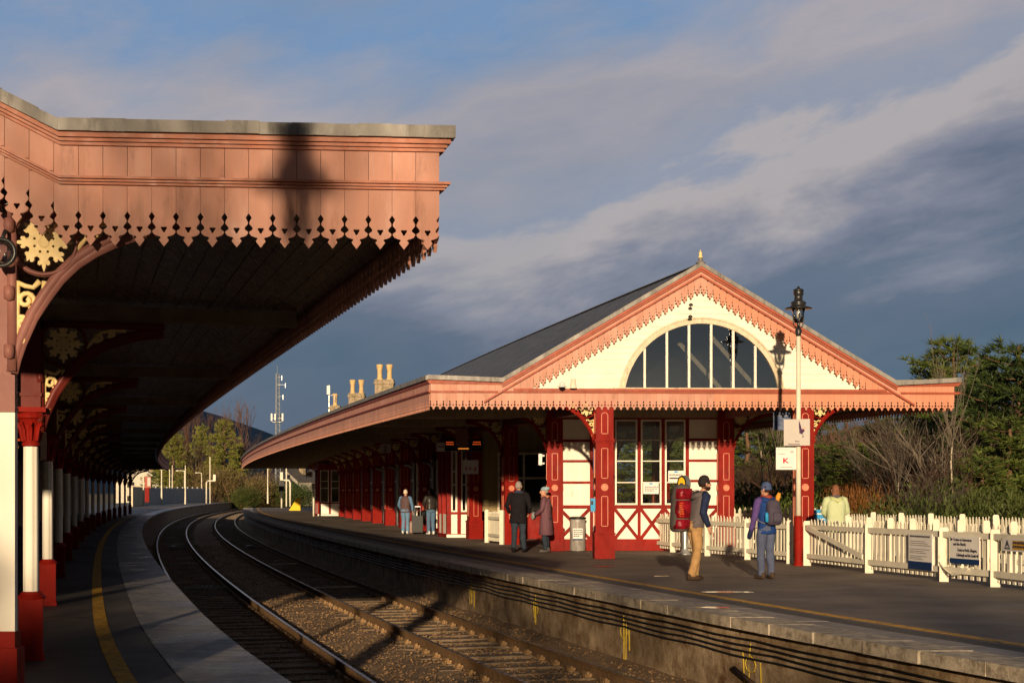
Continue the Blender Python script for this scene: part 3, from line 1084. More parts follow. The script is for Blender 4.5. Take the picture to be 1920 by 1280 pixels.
for z, h, d in ((TIPR + .60, .025, .025), (TIPR + .627, .03, .045), (TIPR + .657, .028, .06)):
    mb.rect(6.05 - .012 - d, 6.05 - .012, z, z + h - .003, [lambda o: DendR(o) - .012 - d] + DSB[1:])
    mb.bar(ER(xL - d, z - .012, .012), ER(xk1 + .12, z - .03, .012), h - .003, d, FWD)
    mb.bar(ER(xk2 - .1, z - .045, .012), ER(xR + d, z - .025, .012), h - .003, d, FWD)
mb.bar(ER(xk1 + .25, TIPR + .44, -.05), ER(xk2 - .22, TIPR + .44, -.05), .05, .13, FWD)   # sill course under the gable
for a, b2 in ((xk1 - .42, xa), (xa, xk2 + .42)):
    for dz, h, d in ((-.215, .045, .075), (-.165, .06, .10)):
        aa, bb = (a if a > xk1 else xk1), (b2 if b2 < xk2 else xk2)
        mb.bar(ER(aa, rake(aa) + dz, .05), ER(bb, rake(bb) + dz, .05), h - .003, d, FWD)
    mb.bar(ER(a, rake(a) - .325, .05), ER(b2, rake(b2) - .325, .05), .045, .055, FWD)
mb.build('moulding', m_mould, bld)
mb = MB()
for a, b2 in ((xk1 - .1, xa), (xa, xk2 + .1)):
    mb.bar(ER(a, rake(a) - .285, .042), ER(b2, rake(b2) - .285, .042), .075, .03, FWD)
mb.build('rake_board', m_salmon, bld)

# gable wall of lapped boards round the fan window
WX, WZC, WRo, WRi, WZ0 = P(1318, 700, 32.6).x, 3.606, 1.945, 1.80, 3.915
mb = MB()
z = 3.80
BH = .153
while z < 6.75:
    sub = 7
    for i in range(sub):
        z0, z1 = z + BH * i / sub, z + BH * (i + 1) / sub
        zm = (z0 + z1) / 2
        xl = xk1 + (xa - xk1) * (z1 - zk1) / (za - zk1) + .02
        xr_ = xk2 - (xk2 - xa) * (z1 - zk2) / (za - zk2) - .02
        if xr_ - xl < .1: continue
        f0, f1 = -.10 + .016 * (1 - i / sub), -.10 + .016 * (1 - (i + 1) / sub)
        rr = WRo - .07
        h2 = rr * rr - (zm - WZC) ** 2
        spans = [(xl, xr_)]
        if h2 > 0 and zm > WZ0 - .02:
            hw = math.sqrt(h2)
            spans = [(xl, WX - hw), (WX + hw, xr_)]
        for a, b2 in spans:
            if b2 - a < .01: continue
            mb.add([ER(a, z0, f0), ER(b2, z0, f0), ER(b2, z1, f1), ER(a, z1, f1)], [(0, 1, 2, 3)])
            if i == 0: mb.add([ER(a, z0, f0), ER(b2, z0, f0), ER(b2, z0, f0 - .02), ER(a, z0, f0 - .02)], [(3, 2, 1, 0)])
    z += BH
mb.build('gable_wall', m_cream, bld, fix=False)
a0 = math.asin((WZ0 - WZC) / WRo)
mb = MB()
arc = rng(a0, math.pi - a0, 41)
for i in range(len(arc) - 1):
    for r0, r1, f0, f1 in ((WRi, WRo - .04, -.11, -.03), (WRo - .04, WRo, -.11, -.005)):
        q = [(r0, arc[i]), (r1, arc[i]), (r1, arc[i + 1]), (r0, arc[i + 1])]
        pts = [(WX + r * math.cos(a), WZC + r * math.sin(a)) for r, a in q]
        vs = [ER(x, z, f1) for x, z in pts] + [ER(x, z, f0) for x, z in pts]
        mb.add(vs, [(0, 1, 2, 3), (7, 6, 5, 4), (0, 4, 5, 1), (2, 6, 7, 3)])
mb.bar(ER(WX - WRo - .1, WZ0 - .05, -.11), ER(WX + WRo + .1, WZ0 - .05, -.11), .055, .16, FWD)
fw = mb.build('fan_window', m_creamold, bld)
mb = MB()
for px in (1210, 1252, 1294, 1336, 1378, 1420):
    x = P(px, 700, 32.6).x
    h = math.sqrt(max(.01, WRi ** 2 - (x - WX) ** 2)) + WZC
    mb.bar(ER(x - .024, WZ0, -.105), ER(x + .024, WZ0, -.105), h - WZ0, .05, FWD)
mb.build('glazing_bars', m_cream, fw)
mb = MB()
a1 = math.asin((WZ0 - WZC) / WRi)
mb.add([ER(WX + WRi * math.cos(a), WZC + WRi * math.sin(a), -.085) for a in rng(a1, math.pi - a1, 33)], [tuple(range(33))])
mb.build('pane', m_fanglass, fw, fix=False)
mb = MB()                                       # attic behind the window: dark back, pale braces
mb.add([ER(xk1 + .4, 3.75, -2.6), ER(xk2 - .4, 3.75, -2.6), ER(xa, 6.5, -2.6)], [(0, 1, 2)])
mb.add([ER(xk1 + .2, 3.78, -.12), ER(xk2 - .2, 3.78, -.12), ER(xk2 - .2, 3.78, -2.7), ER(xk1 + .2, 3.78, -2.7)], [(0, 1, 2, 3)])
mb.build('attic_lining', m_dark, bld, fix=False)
mb = MB()
mb.beam(P(1418, 728, 33.6), P(1330, 628, 33.6), .11, .1); mb.beam(P(1350, 728, 34.2), P(1270, 640, 34.2), .1, .1)
mb.build('attic_brace', m_creamold, bld)
# finial
mb = MB()
c = ER(xa, za - .02, .02)
mb.lathe([(.12, 0), (.09, .03), (.05, .055), (.045, .075), (.06, .09), (.06, .11), (.045, .125)], c, 12)
fin = mb.build('finial', m_lead, bld, smooth=True)
mb = MB(); mb.lathe([(.042, .12), (.058, .14), (.04, .17), (.03, .2), (.042, .22), (.04, .245), (.018, .265), (.010, .31)], c, 12)
mb.build('gilded_tip', m_gold, fin, smooth=True)
# small round vents above the fan window
mb = MB()
for px, py in ((1295, 571), (1294, 593)):
    c = P(px, py, 32.55)
    mb.lathe([(0, 0), (.055, .02), (.05, .05), (.02, .075), (0, .08)], (c.x, c.y - .04, c.z - .05), 10)
mb.build('gable_vent', m_iron, bld, smooth=True)

# soffit, beams
mb = MB()
of = 6.12
rnd = random.Random(8)
while of < 17.7:
    zz = 3.655 + rnd.uniform(-.003, .003)
    of2 = of
    mb.sweep([(lambda D, a=of2: a + dr(D) * (a - 6.05) / 11.8, zz), (lambda D, a=of2: a + .16 + dr(D) * (a - 6.05) / 11.8, zz),
              (lambda D, a=of2: a + .16 + dr(D) * (a - 6.05) / 11.8, zz + .02), (lambda D, a=of2: a + dr(D) * (a - 6.05) / 11.8, zz + .02)], [lambda o: DendR(o) + .05] + DSB[1:])
    of += .17
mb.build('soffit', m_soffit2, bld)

# pillars
OP = lambda D: 10.21 + .028 * (D - 37)
OP2 = lambda D: 14.5 + .028 * (D - 37)


def frame_rect(m, cx, z0, z1, w, face, t=.016, arch=False):
    # raised lining on one face of a square pillar; face = (rotation about z)
    M_ = Matrix.Rotation(face, 4, 'Z')
    y = -.205
    d = .012
    for x in (-w / 2, w / 2 - t): m.box(x, x + t, y - d, y, z0, z1, 0, M_)
    m.box(-w / 2, w / 2, y - d, y, z0, z0 + t, 0, M_)
    if not arch: m.box(-w / 2, w / 2, y - d, y, z1 - t, z1, 0, M_)
    else:
        for i in range(8):
            a, b2 = math.pi * i / 8, math.pi * (i + 1) / 8
            p = lambda r, q: (r * math.cos(q), z1 + r * math.sin(q))
            pts = [p(w / 2, a), p(w / 2, b2), p(w / 2 - t, b2), p(w / 2 - t, a)]
            vs = [(x, y - d, z) for x, z in pts] + [(x, y, z) for x, z in pts]
            m.add(vs, [(0, 1, 2, 3), (7, 6, 5, 4), (0, 4, 5, 1), (2, 6, 7, 3)], 0, M_)


def make_pillar():
    m = MB()
    m.box(-.205, .205, -.205, .205, .60, 3.66)
    m.box(-.225, .225, -.225, .225, 2.66, 2.70); m.box(-.245, .245, -.245, .245, 2.70, 2.73); m.box(-.22, .22, -.22, .22, 2.73, 2.76)
    pi = m.build('pillar', m_red, bld, local=True)
    m = MB(); m.box(-.235, .235, -.235, .235, 0, .56); m.box(-.255, .255, -.255, .255, .56, .59); m.box(-.22, .22, -.22, .22, .59, .615)
    m.build('plinth', m_red, pi, local=True)
    m = MB()
    for fc in (0, math.pi / 2, -math.pi / 2):
        frame_rect(m, 0, .74, 1.44, .16, fc); frame_rect(m, 0, 1.84, 2.54, .16, fc); frame_rect(m, 0, 2.86, 3.28, .16, fc, arch=True)
    m.build('lining', m_redline, pi, local=True)
    for fc in (0, math.pi / 2, -math.pi / 2):
        m = MB()
        Mx = Matrix.Rotation(fc, 4, 'Z') @ Matrix.Translation((0, -.204, 1.64)) @ Matrix.Rotation(R(90), 4, 'X')
        m.lathe([(.085, 0), (.085, .015), (.07, .022), (.045, .016), (.04, .024), (0, .028)], (0, 0, 0), 16, 0, Mx)
        m.build('roundel', m_redline, pi, local=True)
    return pi


pil = make_pillar()
rbr = make_bracket(bld, m_red, .345, 'bracket')
used = [False, False]


def put_pillar(loc, rz):
    o = pil if not used[0] else copy_tree(pil, bld)
    used[0] = True
    o.location = Vector(loc) - WL[bld.name]; o.rotation_euler = (0, 0, rz)


def put_bracket(loc, rz):
    o = rbr if not used[1] else copy_tree(rbr, bld)
    used[1] = True
    o.location = Vector(loc) - WL[bld.name]; o.rotation_euler = (0, 0, rz)


DPIL = [37.2 + 4.72 * i for i in range(18)]
for D in DPIL:
    p = Q(OP(D), D); tg = tang(OP(D), D); rz = (math.atan2(tg.y, tg.x) - math.pi / 2) * (1 if D > 38 else 0)
    put_pillar(p, rz)
    n = Q(OP(D) - .2, D) - p
    put_bracket(p + n, math.pi + rz)
for D in DPIL[:9]:
    p = Q(OP2(D), D); tg = tang(OP2(D), D); rz = (math.atan2(tg.y, tg.x) - math.pi / 2) * (1 if D > 38 else 0)
    put_pillar(p, rz)
    if D < 70: put_bracket(p + (Q(OP2(D) + .2, D) - p), rz)
fpL = Vector((P(1133, 1040, 32.62).x, 32.62 + .23, 0)); fpR = Vector((P(1509, 1040, 32.9).x, 33.1, 0))
put_pillar(fpL, .05); put_pillar(fpR, .05)
put_bracket(fpL + Vector((-.2, -.01, 0)), math.pi + .05); put_bracket(fpR + Vector((.2, .01, 0)), .05)
mb = MB()                                       # beams between pillars and out to the canopy edge
mb.sweep([(lambda D: OP(D) - .09, 3.45), (lambda D: OP(D) + .09, 3.45), (lambda D: OP(D) + .09, 3.652), (lambda D: OP(D) - .09, 3.652)], rng(33.2, DB_END, 22))
mb.sweep([(lambda D: OP2(D) - .09, 3.45), (lambda D: OP2(D) + .09, 3.45), (lambda D: OP2(D) + .09, 3.652), (lambda D: OP2(D) - .09, 3.652)], rng(34, 100, 16))
mb.build('wall_plate', m_brown, bld)
for D in DPIL:
    for o0, o1 in ((6.2, OP(D) - .1), (OP(D) + .1, OP2(D) - .1)):
        mb = MB(); mb.beam(Q(o0, D, 3.56), Q(o1, D, 3.56), .12, .18); mb.build('cross_beam', m_soffit2, bld)

# ---- front wall, drawn out member by member
DW = 37.25


def wb(m, x0, y0, x1, y1, f=0.0, th=.06, mi=0):
    a, b2 = P(x0, y1, DW), P(x1, y0, DW)
    m.box(a.x, b2.x, DW - f, DW - f + th, a.z, b2.z, mi)


def wd(m, x0, y0, x1, y1, w, f=.03, mi=0):
    a, b2 = P(x0, y0, DW), P(x1, y1, DW)
    a.y = b2.y = DW - f
    d = (b2 - a).normalized(); pz = Vector((-d.z, 0, d.x)) * (w * DW / F / 2)
    vs = [a - pz, b2 - pz, b2 + pz, a + pz]
    m.add(vs + [v + Vector((0, .05, 0)) for v in vs], [(0, 1, 2, 3), (7, 6, 5, 4), (0, 4, 5, 1), (1, 5, 6, 2), (2, 6, 7, 3), (3, 7, 4, 0)], mi)


mb = MB()
for a in (1046, 1289):
    b2 = 1110 if a == 1046 else 1349
    n = 7
    for i in range(n):                           # boarded panels
        for y0, y1 in ((779, 951),):
            x0, x1 = a + (b2 - a) * i / n, a + (b2 - a) * (i + 1) / n
            wb(mb, x0 + .06, y0, x1 - .06, y1, -.02 + .004 * (i % 2), .05)
wb(mb, 1046, 945, 1352, 1020, -.018, .05)
mb.build('wall_panel', m_cream, bld)
mb = MB()
for x0, x1 in ((1046, 1110), (1289, 1349)):
    for y in ((826, 864, 904) if x0 < 1100 else (824, 863, 901)): wb(mb, x0, y - 2.2, x1, y + 2.2, .022, .05)
wb(mb, 1046, 775, 1350, 786, .03, .06)
wb(mb, 1047, 946.5, 1349, 952.5, .045, .06)
wb(mb, 1046, 1010, 1350, 1033, .05, .08)
for x0, x1 in ((1106, 1112), (1144, 1152), (1195.5, 1201), (1240.5, 1246), (1285.5, 1291.5), (1345, 1351)): wb(mb, x0, 772, x1, 1030, .06, .09)
for a, b2 in ((1049, 1106), (1152, 1197), (1201, 1244), (1246, 1288), (1292, 1345)):
    wd(mb, a, 953, b2, 1010, 6, .028); wd(mb, b2, 953, a, 1010, 6, .034)
mb.build('timber_frame', m_red, bld)
mb = MB()
for a, b2 in ((1153, 1195), (1201.5, 1240), (1246.5, 1285)):
    for x0, x1 in ((a, a + 3.2), (b2 - 3.2, b2)): wb(mb, x0, 786.5, x1, 946, .04, .05)
    for y in (788, 825, 864, 904, 944.5): wb(mb, a + 3.2, y - (1.6 if y in (788, 944.5) else .9), b2 - 3.2, y + (1.6 if y in (788, 944.5) else .9), .036, .04)
win = mb.build('window', m_cream, bld)
mb = MB()
wb(mb, 1152, 787, 1286, 946, .012, .004)
mb.build('pane', m_glass, win)
mb = MB()
for i in range(6): wb(mb, 1152 + i * 22.4 + 2, 766, 1152 + (i + 1) * 22.4 - 2, 774.5, .0, .01)
mb.build('clerestory_pane', m_black, bld)

# ---- side screens along the platform between the pillars
for i, D in enumerate(DPIL[:-1]):
    if i in (0, 1, 2): continue
    D0, D1 = D + .45, DPIL[i + 1] - .45
    off = lambda d, a: OP(d) + .42 + a
    m = MB()
    pr_ = lambda a0, a1, z0, z1: [(lambda d: off(d, a0), z0), (lambda d: off(d, a1), z0), (lambda d: off(d, a1), z1), (lambda d: off(d, a0), z1)]
    m.sweep(pr_(0, .05, .12, .78), [D0, D1]); m.sweep(pr_(-.02, .05, .78, .84), [D0, D1])
    for dd in (D0, (D0 + D1) / 2 - .05, D1 - .1): m.sweep(pr_(-.03, .06, .1, 2.75), [dd, dd + .1])
    m.sweep(pr_(-.02, .05, 2.0, 2.06), [D0, D1]); m.sweep(pr_(-.02, .05, 2.72, 2.8), [D0, D1])
    sc = m.build('window_screen', m_cream, bld)
    m = MB(); m.sweep(pr_(.02, .03, .84, 2.72), [D0, D1]); m.build('pane', m_black, sc)
    m = MB(); m.sweep(pr_(-.04, .06, 0, .12), [D0, D1]); m.build('skirting', m_red, sc)
    m = MB(); m.sweep(pr_(-.01, .06, 2.8, 3.45), [D0, D1]); m.build('head_board', m_red, sc)
# back wall of the covered hall, with yellowish boards and a doorway
mb = MB()
mb.sweep([(lambda d: OP(d) + 3.4, 0), (lambda d: OP(d) + 3.55, 0), (lambda d: OP(d) + 3.55, 3.6), (lambda d: OP(d) + 3.4, 3.6)], rng(47, 122, 14))
for i in range(13):
    mb.box(Q(OP(46.7) - .1, 46.7).x, Q(OP(46.7) + 3.5, 46.7).x, 46.7 + .006 * (i % 2), 46.85, .9 + i * .2, 1.095 + i * .2)
mb.build('hall_wall', m_brownwall, bld)
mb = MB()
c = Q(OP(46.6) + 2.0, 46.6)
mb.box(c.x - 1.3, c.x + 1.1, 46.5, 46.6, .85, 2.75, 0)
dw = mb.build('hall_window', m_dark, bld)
mb = MB()
for dx in (-1.32, -.5, 1.08): mb.box(c.x + dx, c.x + dx + .07, 46.44, 46.52, .8, 2.8)
mb.box(c.x - 1.3, c.x + 1.1, 46.45, 46.52, 1.95, 2.02); mb.box(c.x - 1.32, c.x + 1.15, 46.43, 46.52, 2.75, 2.82)
mb.build('frame', m_creamold, dw)
mb = MB(); mb.box(c.x - 1.4, c.x + 1.2, 46.5, 46.62, 0, .85); mb.build('dado', m_red, bld)


def kiosk(x0, x1, ytop, D, lab):
    # projecting glazed bay whose end faces the camera
    a, b2 = P(x0, ytop, D), P(x1, ytop, D)
    m = MB()
    L = 1.5
    w_ = b2.x - a.x
    sh = -.26
    Mx = Matrix.Translation((a.x, D, 0))
    Mx[0][1] = sh
    m.box(0, w_, 0, L, 0, .12, 0, Mx)
    for x in (0, w_ - .14): m.box(x, x + .14, 0, .14, .12, 2.95, 0, Mx)
    if x1 - x0 > 42: m.box(w_ / 2 - .06, w_ / 2 + .06, 0, .12, .12, 2.95, 0, Mx)
    m.box(0, w_, .0, L, 2.95, 3.3, 0, Mx); m.box(0, w_, -.02, .1, .78, .86, 0, Mx)
    for yy in (L - .14, L / 2): m.box(0, .14, yy, yy + .14, .12, 2.95, 0, Mx)
    ob = m.build('bay', m_red, bld)
    m = MB()
    m.box(.14, w_ - .14, .03, .08, .12, .78, 0, Mx); m.box(.03, .08, .14, L, .12, .78, 0, Mx)
    for x in ((.14, w_ - .2) if x1 - x0 < 42 or True else ()): m.box(x, x + .06, .02, .07, .86, 2.95, 0, Mx)
    for z in (.86, 1.75, 2.2, 2.89): m.box(.14, w_ - .14, .025, .075, z, z + .05, 0, Mx)
    if x1 - x0 > 42:
        for x in (w_ / 2 - .12, w_ / 2 + .06): m.box(x, x + .06, .02, .07, .86, 2.95, 0, Mx)
    m.box(-.02, w_ + .02, -.04, .0, 0, .1, 0, Mx)
    m.build('bay_panel', m_cream, ob)
    m = MB(); m.box(.14, w_ - .14, .04, .05, .86, 2.95, 0, Mx); m.build('pane', m_glass, ob)
    m = MB(); m.box(.2, w_ - .1, 1.1, 1.15, .2, 3, 0, Mx); m.build('lining', m_brownwall, ob)


kiosk(838, 884, 800, 48.0, '')
kiosk(596, 641, 830, 92.0, '')

# grey drainpipes on posts
for i, D in enumerate(DPIL):
    if i in (3, 4, 5, 6, 7):
        m = MB()
        q = [Q(OP(D) + .3, D - .28, 0), Q(OP(D) + .3, D - .28, 2.5), Q(OP(D) + .1, D - .3, 2.65), Q(OP(D) - .1, D - .3, 2.68)]
        m.tube(q, .045, 8); m.build('drainpipe', m_steel, bld, smooth=True)

# chimneys
mb0 = None
for i, (px, pyt, D, wpx) in enumerate(((720, 682, 78, 38), (668, 711, 88, 32), (627, 737, 99, 22))):
    c = P(px, pyt, D)
    w_ = wpx * D / F
    ztop = c.z - .85
    m = MB()
    m.box(c.x - w_ / 2 + .05, c.x + w_ / 2 - .05, D, D + .75, 5.2, ztop - .25); m.box(c.x - w_ / 2, c.x + w_ / 2, D - .06, D + .81, ztop - .25, ztop - .12); m.box(c.x - w_ / 2 + .04, c.x + w_ / 2 - .04, D - .02, D + .77, ztop - .12, ztop)
    ch = m.build('chimney', m_stone, bld)
    for s in ((-.27, .27) if i < 2 else (0,)):
        m = MB()
        m.lathe([(.19, 0), (.18, .06), (.14, .1), (.125, .45), (.14, .55), (.165, .62), (.17, .72), (.19, .76), (.19, .83), (.15, .85)], (c.x + s, D + .37, ztop), 14)
        m.build('chimney_pot', m_terra, ch, smooth=True)
t = thing('antenna', 'small white panel antenna on a thin pole by the farthest chimney', 'antenna', P(617, 760, 99))
m = MB(); m.tube([P(617, 775, 99), P(617, 722, 99)], .04, 6); m.build('pole', m_steel, t)
m = MB(); m.cbox(P(616, 731, 98.8), .22, .14, .6); m.tube([P(620, 741, 99), P(627, 741, 99), P(627, 752, 99)], .03, 5); m.build('panel', m_signwhite, t)

# ------------------------------------------------------------------ fences
def fence_panel(mp, mr, a, b, pitch, wd_, z0, z1, rails, point, side):
    # pickets in mp, rails in mr; rails sit on the side given
    a, b = Vector(a), Vector(b)
    d = (b - a); L = d.length; d.normalize()
    nrm = Vector((d.y, -d.x, 0)) * side
    n = max(1, int(L / pitch))
    for i in range(n):
        c = a + d * ((i + .5) * L / n)
        h = z1 + random.uniform(-.015, .012)
        w2, t2 = d * wd_ / 2 * random.uniform(.92, 1.06), nrm * .009; ln = d * random.gauss(0, .006)
        low = [c - w2 - t2, c + w2 - t2, c + w2 + t2, c - w2 + t2]
        vs = [v + Z * z0 for v in low] + [v + ln + Z * (h - (.07 if point else 0)) for v in low]
        fs = [(0, 3, 2, 1), (0, 1, 5, 4), (1, 2, 6, 5), (2, 3, 7, 6), (3, 0, 4, 7)]
        if point:
            vs += [c + ln - t2 + Z * h, c + ln + t2 + Z * h]
            fs += [(4, 5, 8), (6, 7, 9), (5, 6, 9, 8), (7, 4, 8, 9)]
        else: fs.append((4, 5, 6, 7))
        mp.add(vs, fs)
    for z, hh in rails:
        mr.bar(a + Z * z + nrm * .012, b + Z * z + nrm * .012, hh, .05, nrm)


def post(parent, p, h, w=.13, rz=-.3):
    m = MB(); M_ = Matrix.Translation(p) @ Matrix.Rotation(rz, 4, 'Z')
    m.box(-w / 2, w / 2, -w / 2, w / 2, 0, h - .02, 0, M_); m.box(-w / 2 + .012, w / 2 - .012, -w / 2 + .012, w / 2 - .012, h - .02, h, 0, M_)
    m.build('post', m_white, parent)


def fpt(px, py):
    D = GD(py); p = P(px, py, D); p.z = 0
    return p


posts = [fpt(1216, 1029.5), fpt(1262, 1034.5), fpt(1327, 1041.5), fpt(1402, 1048.5), fpt(1481, 1056)]
postsR = [fpt(1514, 1059.5), fpt(1630, 1073.5), fpt(1770, 1089.5), fpt(1866, 1099.5), fpt(2010, 1118)]
f1 = thing('picket_fence', 'cream picket fence with pointed pales between the window wall and the lamp post', 'fence', posts[2])
m, r = MB(), MB()
for a, b2 in zip(posts[:-1], posts[1:]): fence_panel(m, r, a, b2, .15, .07, .07, .97, ((.16, .09), (.74, .10)), True, 1)
m.build('pales', m_white, f1); r.build('rails', m_white, f1)
for p in posts: post(f1, p, .93)
f2 = thing('picket_fence', 'cream picket fence with square posts and notices at the right edge', 'fence', postsR[2])
m, r = MB(), MB()
for a, b2 in zip(postsR[1:-1], postsR[2:]): fence_panel(m, r, a, b2, .165, .085, .07, .80, ((.16, .10), (.76, .10)), False, 1)
m.build('pales', m_white, f2); r.build('rails', m_white, f2)
for p in postsR: post(f2, p, .93, .15)
gt = thing('picket_gate', 'cream picket gate with a long diagonal brace right of the lamp post', 'gate', postsR[0])
m, r = MB(), MB()
ga, gb = postsR[0] + (postsR[1] - postsR[0]) * .04, postsR[0] + (postsR[1] - postsR[0]) * .955
fence_panel(m, r, ga, gb, .155, .075, .08, .97, ((.16, .09), (.76, .09)), True, 1)
m.build('pales', m_white, gt); r.build('rails', m_white, gt)
m = MB(); d = (gb - ga).normalized(); nrm = Vector((d.y, -d.x, 0))
q0, q1 = ga + Z * .75 + nrm * .064, gb + Z * .25 + nrm * .064
m.bar(q0, q1, .10, .03, nrm); m.build('brace', m_white, gt)


def back_fence(label, pts, h, pitch, wdt, npost, side=-1, pz=.05):
    t = thing('picket_fence', label, 'fence', pts[0])
    m, r = MB(), MB()
    fence_panel(m, r, pts[0], pts[1], pitch, wdt, .06, h, ((.2, .08), (h - .24, .08)), True, side)
    m.build('pales', m_white, t); r.build('rails', m_white, t)
    for i in range(npost):
        p = pts[0] + (pts[1] - pts[0]) * (i / max(1, npost - 1))
        d_ = (pts[1] - pts[0]).normalized(); post(t, p + Vector((d_.y, -d_.x, 0)) * .06, h + pz, .12)


def xd_(px, D): return Vector(((px - 960) * D / F, D, 0))


back_fence('cream picket fence with knobbed posts behind the gate', [xd_(1560, 32), xd_(1960, 25.6)], .93, .13, .06, 10, 1, .06)
back_fence('farther cream picket fence in front of the brown shrubs', [xd_(1545, 36), xd_(2010, 28.3)], 1.0, .1, .05, 9)
back_fence('short tall picket fence behind the lamp post and pillar', [xd_(1372, 37.6), xd_(1545, 36.1)], 1.13, .16, .08, 4)
back_fence('low picket gate left of the black coated man under the canopy', [xd_(917, 43.2), xd_(945, 41.6)], .95, .09, .06, 2, 1)

# ------------------------------------------------------------------ notices on the fence
def fence_sign(name, label, a, b, fr0, fr1, z0, z1, cat='notice', group=None):
    d = (b - a); p0, p1 = a + d * fr0, a + d * fr1
    xd = (p1 - p0).normalized(); nrm = Vector((xd.y, -xd.x, 0))
    org = p0 + nrm * .075
    t = thing(name, label, cat, org, 0, group)
    m = MB(); wdt = (p1 - p0).length
    M_ = frame(org, xd)
    m.box(0, wdt, z0, z1, -.012, 0, 0, M_); m.build('board', m_signwhite, t)
    return t, M_, wdt, org, xd


t, M_, wd_, org, xd = fence_sign('notice_board', 'white notice with blue foot and many small lines on the fence', postsR[1], postsR[2], .60, .90, .17, .80)
m = MB(); m.box(0, wd_, .17, .31, .001, .004, 0, M_); m.build('blue_band', m_signblue, t)
m = MB(); rnd = random.Random(2)
for k, z in enumerate((.75, .735, .66, .625, .59, .52, .485, .455, .40, .37, .345)):
    x1 = wd_ * (.92 if k < 2 else rnd.uniform(.55, .94)); x = .05
    while x < x1:
        w2 = rnd.uniform(.02, .07); m.box(x, min(x1, x + w2), z, z + (.016 if k < 2 else .009), .001, .003, 0, M_); x += w2 + .014
m.build('small_print', m_ink, t)
t, M_, wd_, org, xd = fence_sign('direction_sign', 'white direction sign with arrows and navy foot on the fence', postsR[2], postsR[3], .20, .78, .33, .79, 'sign')
m = MB(); m.box(0, wd_, .33, .42, .001, .004, 0, M_); m.build('navy_band', m_signblue, t)
m = MB()
for s, x, z, wid in (('Trains to Inverness', .12, .71, .62), ('and the North', .12, .635, .42)):
    write(m, s, .075, org + xd * (x * wd_) + Z * z + Vector((xd.y, -xd.x, 0)) * .002, xd, 0, False, wd_ * wid, bold=.002)
for s, x, z, wid in (('Trains to Perth, Glasgow,', .26, .54, .66), ('Edinburgh and the South', .24, .455, .64)):
    write(m, s, .075, org + xd * (x * wd_) + Z * z + Vector((xd.y, -xd.x, 0)) * .002, xd, 0, False, wd_ * wid, bold=.002)
for x, s in ((.03, 1), (.97, -1)):
    zc = .735 if s > 0 else .48
    xx = x * wd_
    m.add([(xx, zc - .03, .002), (xx + s * .07, zc, .002), (xx, zc + .03, .002), (xx, zc - .03, .006), (xx + s * .07, zc, .006), (xx, zc + .03, .006)], [(0, 1, 2), (3, 5, 4), (0, 3, 4, 1), (1, 4, 5, 2), (2, 5, 3, 0)], 0, M_)
m.build('lettering', m_ink, t)
t, M_, wd_, org, xd = fence_sign('warning_sign', 'grey warning sign with a black triangle at the right edge', postsR[3], postsR[4], .16, .62, .60, .80, 'sign')
m = MB()
cx, cz, s = .16, .69, .085
tri = lambda k: [(cx + s * k * math.sin(a), cz - .01 + s * k * math.cos(a)) for a in (0, 2 * math.pi / 3, 4 * math.pi / 3)]
vs, fs = cut(tri(1.15), [tri(.78)], .004); m.add([(x, y, z + .003) for x, y, z in vs], fs, 0, M_)
m.box(cx - .008, cx + .008, cz - .012, cz + .035, .002, .005, 0, M_); m.box(cx - .008, cx + .008, cz - .04, cz - .025, .002, .005, 0, M_)
m.build('triangle', m_ink, t)
m = MB(); m.box(.32, wd_ - .03, .63, .77, .001, .003, 0, M_); m.build('yellow_panel', m_yellow, t)
m = MB()
rnd = random.Random(6)
for z in (.72, .66):
    x = .34
    while x < wd_ - .1:
        w2 = rnd.uniform(.02, .05); m.box(x, x + w2, z, z + .035, .004, .006, 0, M_); x += w2 + .015
m.build('small_print', m_ink, t)
# hanging rope on the fence
m = MB(); a, b2 = postsR[2] + Vector((-.1, -.05, .33)), postsR[2] + (postsR[3] - postsR[2]) * .62 + Vector((-.09, 0, .27))
m.tube([a + (b2 - a) * f + Z * (-.16 * math.sin(f * math.pi) * (1 if f < .6 else .9)) for f in rng(0, 1, 14)], .014, 6)
o = m.build('hose', m_white, smooth=True); tag(o, 'pale hose sagging along the bottom rail between fence posts', 'hose')

# ------------------------------------------------------------------ lamp post and its signs
LD = 29.55
lb = P(1497, 1058, LD); lb.z = 0
t = thing('lamp_post', 'tall white lamp post with red base and black lantern', 'lamp post', lb)
m = MB(); m.lathe([(.10, 0), (.10, .05), (.082, .08), (.082, .55), (.09, .56), (.09, .59), (.082, .60), (.082, .98), (.088, 1.0), (.07, 1.04)], n=20)
m.build('base', m_red, t, smooth=False, local=True)
m = MB(); m.lathe([(.052, 1.03), (.050, 3), (.046, 4.80)], n=18); m.build('pole', m_white, t, smooth=True, local=True)
m = MB()
m.lathe([(.05, 4.76), (.055, 4.80), (.075, 4.88), (.04, 4.93), (.03, 4.98), (.0, 4.99)], n=14)
for s in (-1, 1):
    m.tube([(s * .02, 0, 4.90), (s * .09, 0, 4.98), (s * .105, 0, 5.06), (s * .112, 0, 5.36)], .012, 6)
    m.tube([(0, s * .02, 4.90), (0, s * .09, 4.98), (0, s * .105, 5.06), (0, s * .112, 5.36)], .012, 6)
m.lathe([(.28, 5.33), (.285, 5.345), (.20, 5.37), (.155, 5.385), (.15, 5.43), (.165, 5.45), (.14, 5.48), (.09, 5.50), (.085, 5.60), (.10, 5.62), (.11, 5.66), (.10, 5.69), (.11, 5.70), (.108, 5.73), (.06, 5.75), (.03, 5.755), (.03, 5.79), (0, 5.80)], n=20)
m.build('lantern', m_iron, t, smooth=True, local=True)
